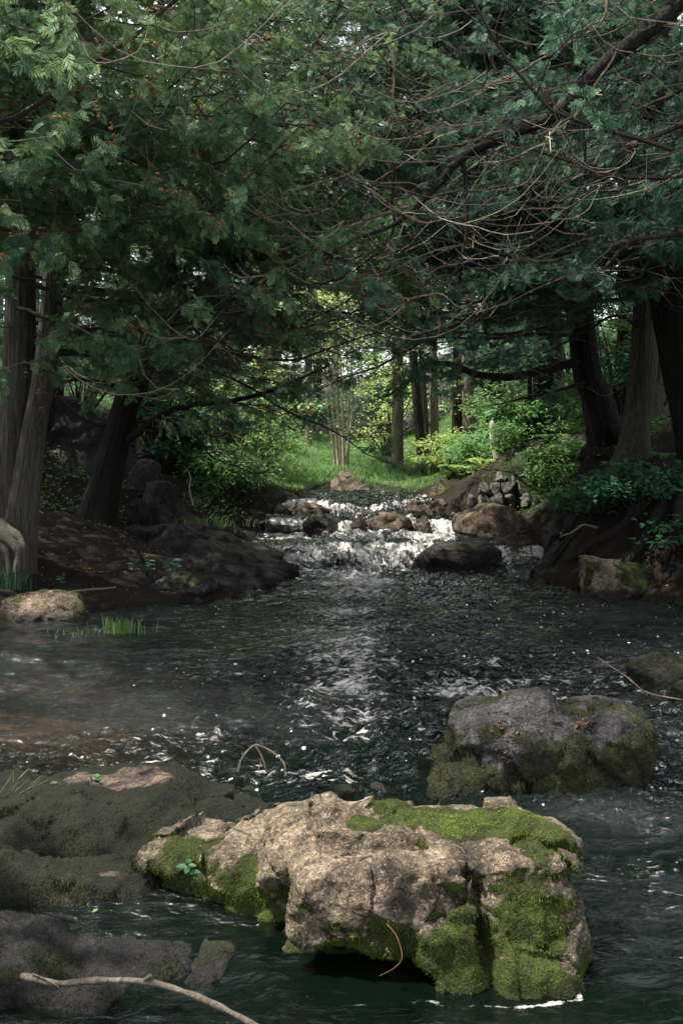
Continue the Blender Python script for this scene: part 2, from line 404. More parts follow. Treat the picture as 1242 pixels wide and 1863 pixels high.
def axis(segs):
    o = []
    for a, b, st in segs: o.append(np.arange(a, b, st))
    return np.concatenate(o + [[segs[-1][1]]])
xs = axis([(-160, -30, 10), (-30, -9, 1.2), (-9, -4.5, .16), (-4.5, 4.8, .05), (4.8, 9, .16), (9, 30, 1.2), (30, 160, 10)])
ys = axis([(-30, -4, 2.), (-4, 2, .3), (2, 8.5, .09), (8.5, 18, .05), (18, 32, .14), (32, 60, .8), (60, 240, 8)])
X, Y = np.meshgrid(xs, ys); gh, gd = ground_h(X, Y)
nx, ny = len(xs), len(ys)
ii = (np.arange(ny - 1)[:, None] * nx + np.arange(nx - 1)[None]).ravel()
gf = np.stack([ii, ii + 1, ii + nx + 1, ii + nx], -1)
green = sstep(Y, 16.6, 18.5) * sstep(gd, -.1, .3) * .95 * (1 - .9 * sstep(Y, 26, 31)) * (1 - .7 * sstep(np.abs(X - .4), 3.5, 6))
green = np.maximum(green, .6 * sstep(fbm(np.stack([X, Y, X * 0], -1) * .8, 21), .1, .4) * sstep(gd, .5, 1.5) * sstep(Y, 13.5, 15))
V = np.stack([X, Y, gh], -1).reshape(-1, 3)
g = mesh_obj('ground', V, [gf], [], M['ground'], None, (0, 0, 0), True, dict(green=green.ravel(), bed=sstep(-gd, -.02, .1).ravel()))
tag(g, kind='structure')

# ---------------------------------------------------------------- rocks
_ico = {}
def ico(n):
    if n not in _ico:
        bm = bmesh.new(); bmesh.ops.create_icosphere(bm, subdivisions=n, radius=1)
        v = np.array([x.co[:] for x in bm.verts]); f = np.array([[y.index for y in x.verts] for x in bm.faces]); bm.free(); _ico[n] = (v, f)
    return _ico[n]
def vnormals(v, f):
    n = np.zeros_like(v)
    if f.shape[1] == 4: fn = np.cross(v[f[:, 2]] - v[f[:, 0]], v[f[:, 3]] - v[f[:, 1]])
    else: fn = np.cross(v[f[:, 1]] - v[f[:, 0]], v[f[:, 2]] - v[f[:, 0]])
    for k in range(f.shape[1]): np.add.at(n, f[:, k], fn)
    return n / (np.linalg.norm(n, axis=1)[:, None] + 1e-12)

RINGS = []     # where the water meets rocks: x, y, rx, ry, strength
def rock_attrs(v, nrm, moss, seed, wl=None, mthr=.5, wetk=.07):
    m = nrm[:, 2] * .55 + 1.1 * fbm(v * 4.2, seed + 40, 4) + .1
    m = sstep(m, .75 - moss, 1.05 - moss)
    wet = np.zeros(len(v))
    if wl is not None: wet = sstep(wl + wetk + .03 * fbm(v * 9, seed + 3, 3) - v[:, 2], 0, .05)
    return m, wet

def boulder(name, label, cx, cy, zb, sx, sy, sz, mt='rock_grey', seed=1, moss=.2, rot=0., wl=None, planes=9, rough=1., sub=5, tilt=(0, 0), group=None, cat='rock', ring=0., parent=None, bury=.3, sq=1.):
    r = np.random.default_rng(seed); v, f = ico(sub); v = v.copy()
    if sq != 1: v = np.sign(v) * np.abs(v) ** sq; v /= np.abs(v).max()
    for k in range(planes):
        n = r.normal(size=3); n[2] = abs(n[2]) * .9 if k % 2 else n[2] * .4; n /= np.linalg.norm(n)
        d = r.uniform(.42, .80); t = v @ n - d
        v -= np.outer(np.where(t > 0, t * .93, 0), n)
    v += .10 * rough * fbm(v * 1.5 + seed, seed, 3)[:, None] * v
    lo, hi = v.min(0), v.max(0); v = (v - (lo + hi) / 2) / (hi - lo)
    S = np.array([sx, sy, sz * (1 + bury)]); v = v * S
    cr, sr = math.cos(tilt[1]), math.sin(tilt[1]); v = v @ np.array([[cr, 0, -sr], [0, 1, 0], [sr, 0, cr]])
    cr, sr = math.cos(tilt[0]), math.sin(tilt[0]); v = v @ np.array([[1, 0, 0], [0, cr, sr], [0, -sr, cr]])
    c, s = math.cos(rot), math.sin(rot); v = v @ np.array([[c, s, 0], [-s, c, 0], [0, 0, 1]])
    if rot or tilt != (0, 0):
        lo, hi = v.min(0), v.max(0); v = v * np.array([sx / (hi[0] - lo[0]), 1, S[2] / (hi[2] - lo[2])])
    sc = (sx * sy * sz) ** (1 / 3); nrm = vnormals(v, f)
    w_ = v + seed * 3.1
    v = v + nrm * (sc * rough * (.055 * ridged(w_ * 2.6 / sc, seed + 1, 4) + .03 * fbm(w_ * 9 / sc, seed + 2, 4)))[:, None]
    cf, ce = cells(w_ + .05 * sc * np.stack([fbm(w_ * 5 / sc, 1, 2), fbm(w_ * 5 / sc, 2, 2), fbm(w_ * 5 / sc, 3, 2)], -1), seed + 7, 1.9 / sc)
    v = v + nrm * (sc * rough * (.075 * cf * sstep(ce, 0, .12)))[:, None]
    nrm = vnormals(v, f)
    base = np.array([cx, cy, zb + sz - v[:, 2].max()])
    vw = v + base
    m, wet = rock_attrs(vw, nrm, moss, seed, wl)
    o = mesh_obj(name, v + (base if parent is not None else np.array([0, 0, base[2] - zb])) - (np.array(parent_loc(parent)) if parent is not None else 0), [], [f], M[mt], parent, (cx, cy, zb), True, dict(moss=m, wet=wet))
    if parent is None: tag(o, label, cat, group)
    if ring: RINGS.append((cx, cy, sx / 2, sy / 2, ring))
    return o

def rpx(label, x0, x1, yt, yb, D, mt='rock_grey', seed=1, depth=.8, name='boulder', **kw):
    """a rock whose outline spans these photo columns / rows when its front foot is at distance D"""
    k = D / F; sx = (x1 - x0) * k; cy = D + depth * sx / 2
    kc = cy / F; cx = ((x0 + x1) / 2 - 621) * kc; sx *= cy / D
    zb = HC - (yb - HY) * k; zt = HC - (yt - HY) * kc
    return boulder(name, label, cx, cy, zb, sx, depth * sx, max(zt - zb, .05), mt, seed, **kw)

# --- rocks sculpted from blended solids
def surface_nets(Fd, org, h):
    S = Fd < 0
    cnt = np.zeros(tuple(n - 1 for n in Fd.shape), np.int8)
    for a in (0, 1):
        for b in (0, 1):
            for c in (0, 1):
                cnt += S[a:Fd.shape[0] - 1 + a, b:Fd.shape[1] - 1 + b, c:Fd.shape[2] - 1 + c]
    act = (cnt > 0) & (cnt < 8); idx = np.argwhere(act); vid = -np.ones(act.shape, np.int64); vid[act] = np.arange(len(idx))
    acc = np.zeros((len(idx), 3)); num = np.zeros(len(idx))
    cs = [(a, b, c) for a in (0, 1) for b in (0, 1) for c in (0, 1)]
    for p in cs:
        for ax in range(3):
            if p[ax] == 0:
                q = list(p); q[ax] = 1
                fa = Fd[idx[:, 0] + p[0], idx[:, 1] + p[1], idx[:, 2] + p[2]]; fb = Fd[idx[:, 0] + q[0], idx[:, 1] + q[1], idx[:, 2] + q[2]]
                cx = (fa < 0) != (fb < 0); t = np.where(cx, fa / np.where(cx, fa - fb, 1), 0)
                pt = np.tile(np.array(p, float), (len(idx), 1)); pt[:, ax] = t
                acc += pt * cx[:, None]; num += cx
    v = (idx + acc / num[:, None]) * h + org
    quads = []
    for ax in range(3):
        A = np.moveaxis(S, ax, 0); W = np.moveaxis(vid, ax, 0)
        ch = A[:-1] != A[1:]; e = np.argwhere(ch[:, 1:-1, 1:-1]) + [0, 1, 1]
        i, j, k = e.T
        q = np.stack([W[i, j - 1, k - 1], W[i, j, k - 1], W[i, j, k], W[i, j - 1, k]], -1)
        fl = A[i, j, k]
        if ax == 1: fl = ~fl
        q = np.where(fl[:, None], q, q[:, ::-1])
        quads.append(q[(q >= 0).all(1)])
    return v, np.concatenate(quads)

def rotm(rx, ry, rz):
    cx, sx, cy, sy, cz, sz = math.cos(rx), math.sin(rx), math.cos(ry), math.sin(ry), math.cos(rz), math.sin(rz)
    return (np.array([[cz, -sz, 0], [sz, cz, 0], [0, 0, 1]]) @ np.array([[cy, 0, sy], [0, 1, 0], [-sy, 0, cy]]) @ np.array([[1, 0, 0], [0, cx, -sx], [0, sx, cx]]))

def prim(P, c, hs, rot=(0, 0, 0), rnd=.3):
    """rounded box; rnd = rounding as a fraction of the smallest half size"""
    q = (P - np.array(c)) @ rotm(*[R(a) for a in rot]); hs = np.array(hs, float); r = rnd * hs.min()
    a = np.abs(q) - (hs - r)
    return np.linalg.norm(np.maximum(a, 0), axis=-1) + np.minimum(a.max(-1), 0) - r

def smin(a, b, k):
    h = np.clip(.5 + .5 * (b - a) / k, 0, 1); return b + (a - b) * h - k * h * (1 - h)

def sdf_rock(name, label, prims, carves, lo, hi, h, mt, seed, k=.06, amp=.03, fr=5., moss=.2, wl=0., smat=None, wetk=.05, cat='boulder', strata=0.):
    lo = np.array(lo, float); hi = np.array(hi, float)
    ax = [np.arange(lo[i], hi[i], h) for i in range(3)]
    P = np.stack(np.meshgrid(*ax, indexing='ij'), -1).astype(np.float32)
    Fd = None
    for p in prims:
        d = prim(P, *p); Fd = d if Fd is None else smin(Fd, d, k)
    for p in carves: Fd = -smin(-Fd, prim(P, *p), k * .5)
    near = np.abs(Fd) < .10 + amp * 1.5
    Q = P[near]
    warp = np.stack([fbm(Q * 3, seed + 50, 2), fbm(Q * 3, seed + 60, 2), fbm(Q * 3, seed + 70, 2)], -1)
    dsp = amp * .6 * ridged(Q * fr * .8 + warp * .8, seed, 4) + amp * .9 * fbm(Q * fr * .6, seed + 9, 3)
    cf, ce = cells(Q + warp * .05, seed + 21, fr * 1.1); dsp += amp * 1.25 * cf * sstep(ce, 0, .05) - amp * .30 * (1 - sstep(ce, 0, .05))
    cf, ce = cells(Q + warp * .03, seed + 22, fr * 2.6); dsp += amp * .38 * cf * sstep(ce, 0, .06)
    cf, ce = cells(Q + warp * .02, seed + 23, fr * 6.5); dsp += amp * .13 * cf * sstep(ce, 0, .08)
    if strata: dsp += strata * vnoise(np.stack([Q[:, 0] * 1.5, Q[:, 1] * 1.5, Q[:, 2] * 26 + Q[:, 0] * 4], -1) + warp * .4, seed + 4)
    Fd[near] -= dsp.astype(Fd.dtype)
    v, f = surface_nets(Fd, lo, h)
    n = vnormals(v, f)
    if n[:, 2][v[:, 2] > np.percentile(v[:, 2], 97)].mean() < 0: f = f[:, ::-1]; n = -n
    v = v + n * (.25 * amp * fbm(v * fr * 4, seed + 5, 3) + .10 * amp * fbm(v * fr * 13, seed + 6, 3))[:, None]
    n = vnormals(v, f)
    m, wet = rock_attrs(v, n, moss, seed, wl, wetk=wetk)
    if smat is not None: m = smat(v, n, m)
    c = np.array([(lo[0] + hi[0]) / 2, (lo[1] + hi[1]) / 2, 0.])
    o = mesh_obj(name, v - c, [f], [], M[mt], None, c, True, dict(moss=m, wet=wet))
    tag(o, label, cat)
    return o, v, n, m, f

def fuzz(name, parent, v, n, weight, count, ln, wd, mt, seed, droop=.3, tonef=None):
    """short blades rooted on a surface: a coat of moss"""
    r = np.random.default_rng(seed); w_ = np.clip(weight, 0, None); w_ = w_ / w_.sum()
    i = r.choice(len(v), count, p=w_); nn = n[i]
    d = nn + r.normal(size=(count, 3)) * .55 + np.array([0, 0, -droop]); d /= np.linalg.norm(d, axis=1)[:, None]
    side = np.cross(d, r.normal(size=(count, 3))); side /= np.linalg.norm(side, axis=1)[:, None]
    p = v[i] + r.normal(size=(count, 3)) * .003 - nn * .002
    L = (ln * r.uniform(.5, 1.3, count))[:, None]; W = (wd * r.uniform(.6, 1.2, count))[:, None]
    bend = np.array([0, 0, -1.]) * droop
    V = np.stack([p - side * W, p + side * W, p + d * L + bend * L * .6], 1)
    t = tonef(v[i]) if tonef is not None else fbm(v[i] * 6, seed, 3) * .9 + .45
    t = np.clip(t + r.normal(size=count) * .18, 0, 1)
    b = Buf(); b.add(V.reshape(-1, 3), np.arange(count * 3).reshape(-1, 3), np.repeat(t, 3))
    return b.build(name, M[mt], parent)

# the big pale boulder in front
hero_p = [((-.42, 3.90, -.045), (.31, .22, .19), (2, 6, -27), .35),
          ((-.18, 3.76, .01), (.26, .26, .225), (6, -2, -30), .5),
          ((.13, 3.42, .205), (.29, .27, .135), (-6, -3, 3), .45),
          ((.05, 3.30, .17), (.17, .17, .115), (-10, 0, -8), .5),
          ((.20, 3.64, .13), (.48, .24, .20), (4, -2, 0), .45),
          ((.14, 3.48, -.13), (.36, .25, .2), (0, 0, 0), .4),
          ((.30, 3.40, .02), (.16, .26, .25), (0, 0, 10), .5),
          ((.575, 3.44, .08), (.15, .29, .25), (-14, 8, 4), .5),
          ((.645, 3.50, .215), (.09, .15, .16), (-8, 24, 10), .5),
          ((.66, 3.38, .00), (.09, .20, .15), (0, 16, 6), .6),
          ((.595, 3.14, -.02), (.125, .12, .12), (-12, 10, 0), .6),
          ((.33, 3.16, .02), (.10, .10, .16), (-14, 0, 0), .6),
          ((.08, 3.22, -.145), (.25, .16, .125), (0, 0, 0), .4),
          ((-.07, 3.86, .29), (.07, .07, .05), (0, 0, 20), .8)]
hero_c = [((.46, 3.10, .20), (.045, .17, .14), (0, 0, 14), .9),
          ((.10, 3.05, .045), (.20, .17, .03), (0, 0, 0), .9),
          ((-.27, 3.40, .0), (.05, .10, .14), (0, 0, -30), .9),
          ((.03, 3.62, .37), (.20, .035, .035), (0, 4, 28), .9)]
hero_p = [((c[0], c[1], c[2] - .022), *q_) for c, *q_ in hero_p]; hero_c = [((c[0], c[1], c[2] - .022), *q_) for c, *q_ in hero_c]
def hero_moss(v, n, m):
    x, y, z = v.T
    def spot(cx, cy, cz, r): return np.exp(-(((x - cx) ** 2 + (y - cy) ** 2 + (z - cz) ** 2) / r ** 2))
    k = 1.15 * spot(.42, 3.60, .34, .20) + .9 * spot(.62, 3.50, .33, .10) + .9 * spot(.70, 3.36, .22, .16) + .95 * spot(.60, 3.15, .14, .10) + .9 * spot(.38, 3.10, .12, .13) + .9 * spot(-.30, 3.58, .12, .10) \
        + .8 * spot(-.55, 3.83, .12, .14) + .9 * spot(.08, 3.56, .34, .09) + .8 * spot(.2, 3.74, .37, .12) + .5 * spot(.26, 3.08, .07, .08) + .6 * spot(-.45, 3.72, .03, .16)
    k = k + .55 * fbm(v * 8, 91, 5) + .50 * sstep(-n[:, 2], -.5, .2) + .17 * sstep(.25 - z, 0, .2) + .5 * sstep(.075 - z, 0, .03)  # moss, spread over steep and downward faces so the front reads darker
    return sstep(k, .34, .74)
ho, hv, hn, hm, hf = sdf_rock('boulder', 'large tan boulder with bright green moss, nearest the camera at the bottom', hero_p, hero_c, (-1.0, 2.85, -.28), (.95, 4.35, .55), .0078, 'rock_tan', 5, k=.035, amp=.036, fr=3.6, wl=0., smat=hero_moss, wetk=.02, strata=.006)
topw = sstep(hn[:, 2], -.3, .5)
def herotone(p):
    x, y, z = p.T
    br = np.exp(-((x - .42) ** 2 + (y - 3.6) ** 2) / .03) + np.exp(-((x + .27) ** 2 / .002 + (z - .13) ** 2 / .01)) + .8 * np.exp(-((x - .08) ** 2 + (y - 3.56) ** 2) / .003) + .5 * np.exp(-((x - .7) ** 2 + (z - .25) ** 2) / .02)
    return .12 + .42 * np.clip(fbm(p * 8, 77, 3) + .3, 0, 1) + .75 * br
fuzz('moss', ho, hv, hn, hm ** 2.2 * (hv[:, 2] > -.01), 62000, .0085, .0011, 'moss', 3, .35, herotone)

# second boulder, grey, right of the middle
b2p = [((1.00, 4.98, .075), (.45, .27, .27), (0, 3, -4), .5), ((.74, 4.95, .03), (.27, .25, .21), (0, -30, 8), .5), ((.97, 5.0, .27), (.13, .15, .16), (0, -18, 0), .6),
       ((1.32, 5.0, .14), (.18, .24, .22), (0, 10, 0), .6), ((.60, 4.85, -.02), (.2, .2, .13), (0, -10, 0), .6)]
b2c = [((.84, 4.66, .40), (.03, .12, .06), (0, 20, 0), .9), ((1.22, 4.8, .45), (.04, .12, .06), (0, 0, 0), .9)]
def b2moss(v, n, m):
    z = v[:, 2]
    return sstep(.76 - z * 1.45 + .85 * fbm(v * 5.5, 33, 5) + .1 * (v[:, 0] > 1.1), .30, .55)
bo, bv, bn, bm_, _ = sdf_rock('boulder', 'grey boulder with dark mossy lower half, in the water right of centre', b2p, b2c, (.2, 4.45, -.25), (1.7, 5.45, .6), .012, 'rock_grey', 8, k=.06, amp=.028, fr=4.5, wl=0., smat=b2moss, wetk=.06)
fuzz('moss', bo, bv, bn, bm_ * (bv[:, 2] > -.02), 26000, .013, .0019, 'wetmoss', 4, .3, lambda p: .25 + .7 * sstep(fbm(p * 4.5, 55, 3), -.05, .45))

# low mounds at the left
def top_bare(cx, cy, rx, ry):
    def fn(v, n, m):
        k = np.exp(-(((v[:, 0] - cx) / rx) ** 2 + ((v[:, 1] - cy) / ry) ** 2)) * sstep(n[:, 2], .3, .8)
        return sstep(1.0 - 1.1 * k + .5 * fbm(v * 8, 61, 4), .4, .7)
    return fn
m1p = [((-1.02, 4.50, -.11), (.36, .40, .26), (0, -6, -8), .7), ((-1.45, 4.45, -.10), (.42, .36, .22), (0, 4, 0), .7), ((-.52, 4.62, -.165), (.36, .26, .21), (0, 2, 6), .7), ((-.9, 4.22, -.12), (.3, .28, .2), (0, 0, -20), .7), ((-1.65, 4.2, -.1), (.4, .4, .2), (0, 0, 0), .7)]
mo, mv, mn, mm_, _ = sdf_rock('mossy_rock', 'low rounded rock with a bare brown top, behind the left end of the tan boulder', m1p, [], (-2.3, 3.75, -.3), (-.02, 5.1, .4), .013, 'rock_mossy', 12, k=.10, amp=.022, fr=4, wl=0., smat=top_bare(-1.0, 4.55, .24, .17), wetk=.05, cat='rock')
fuzz('moss', mo, mv, mn, mm_ * (mv[:, 2] > -.02), 46000, .022, .0016, 'wetmoss', 6, 1.3, lambda p: .0 + .75 * sstep(fbm(p * 5, 58, 4), -.05, .5))
m2p = [((-1.10, 3.78, -.12), (.40, .16, .20), (0, 3, 3), .6), ((-1.55, 3.75, -.11), (.34, .2, .2), (0, 0, 0), .6)]
mo, mv, mn, mm_, _ = sdf_rock('mossy_rock', 'flat moss covered ledge at the left edge, above the still dark water', m2p, [], (-2.1, 3.4, -.28), (-.55, 4.15, .22), .013, 'rock_mossy', 14, k=.08, amp=.018, fr=5, wl=0., smat=lambda v, n, m: sstep(.75 + .5 * fbm(v * 8, 61, 4), .4, .7), wetk=.04, cat='rock')
fuzz('moss', mo, mv, mn, mm_ * (mv[:, 2] > -.02), 30000, .020, .0015, 'wetmoss', 7, 1.3, lambda p: .0 + .8 * sstep(fbm(p * 5, 59, 4), -.05, .45))
m3p = [((-.86, 3.22, -.135), (.42, .20, .17), (4, 3, -4), .6), ((-1.25, 3.2, -.10), (.34, .24, .18), (0, 0, 0), .6), ((-.95, 3.02, -.06), (.26, .06, .11), (0, 5, -6), .7)]
mo, mv, mn, mm_, _ = sdf_rock('wet_rock', 'wide dark wet ledge at the lower left, behind the fallen stick', m3p, [], (-1.8, 2.7, -.28), (-.3, 3.6, .2), .012, 'rock_wet', 15, k=.07, amp=.017, fr=6, wl=0., smat=lambda v, n, m: sstep(.45 + .6 * fbm(v * 7, 66, 4), .4, .8), wetk=.03, cat='rock')
fuzz('moss', mo, mv, mn, (mm_ + .3) * (mv[:, 2] > -.02), 22000, .011, .0017, 'wetmoss', 8, .5, lambda p: .1 + .35 * sstep(fbm(p * 5, 60, 3), .0, .45))
m4p = [((-.92, 2.66, -.06), (.36, .17, .13), (3, 4, -3), .7), ((-.60, 2.62, -.10), (.22, .13, .12), (0, 6, 0), .7)]
mo, mv, mn, mm_, _ = sdf_rock('mossy_rock', 'dark mossy rock in the bottom left corner, in front of the fallen stick', m4p, [], (-1.5, 2.3, -.25), (-.25, 2.95, .2), .011, 'rock_wet', 16, k=.07, amp=.017, fr=6, wl=0., smat=lambda v, n, m: sstep(.6 + .6 * fbm(v * 7, 67, 4), .4, .8), wetk=.03, cat='rock')
fuzz('moss', mo, mv, mn, (mm_ + .2) * (mv[:, 2] > -.02), 22000, .012, .0016, 'wetmoss', 9, .5, lambda p: .1 + .6 * sstep(fbm(p * 5, 63, 3), .0, .45))
m5p = [((-.42, 3.20, -.09), (.055, .13, .125), (0, 0, -8), .6)]
mo, mv, mn, mm_, _ = sdf_rock('wet_rock', 'small dark wet stone standing in the water left of the tan boulder', m5p, [], (-.56, 3.0, -.25), (-.28, 3.4, .12), .008, 'rock_wet', 17, k=.05, amp=.012, fr=9, wl=0., wetk=.03, cat='rock')
bedp = [((-1.42, 12.35, .20), (.62, .55, .26), (0, 15, -18), .3), ((-1.10, 11.75, .08), (.52, .45, .20), (4, 17, -24), .3), ((-1.55, 11.1, .04), (.55, .50, .16), (3, 9, -20), .3),
        ((-.72, 12.0, -.02), (.22, .28, .12), (0, 8, 5), .3), ((-1.0, 11.0, -.06), (.22, .3, .13), (0, 10, -10), .3), ((-1.95, 11.9, .20), (.4, .5, .14), (0, 4, -10), .3), ((-2.1, 10.75, -.02), (.35, .35, .13), (0, 3, 0), .3)]
bedp = [((c[0] - .16, c[1], c[2]), *q_) for c, *q_ in bedp]
sdf_rock('bedrock', 'layered dark bedrock forming the point of the left bank beside the white water', bedp, [], (-2.7, 10.2, -.3), (-.35, 13.1, .8), .027, 'rock_dark', 70, k=.05, amp=.075, fr=1.7, moss=.12, wl=.02, wetk=.05, cat='bedrock', strata=.028)
RINGS += [(1.0, 4.95, .50, .30, .38), (-.95, 4.5, .6, .5, .25)]

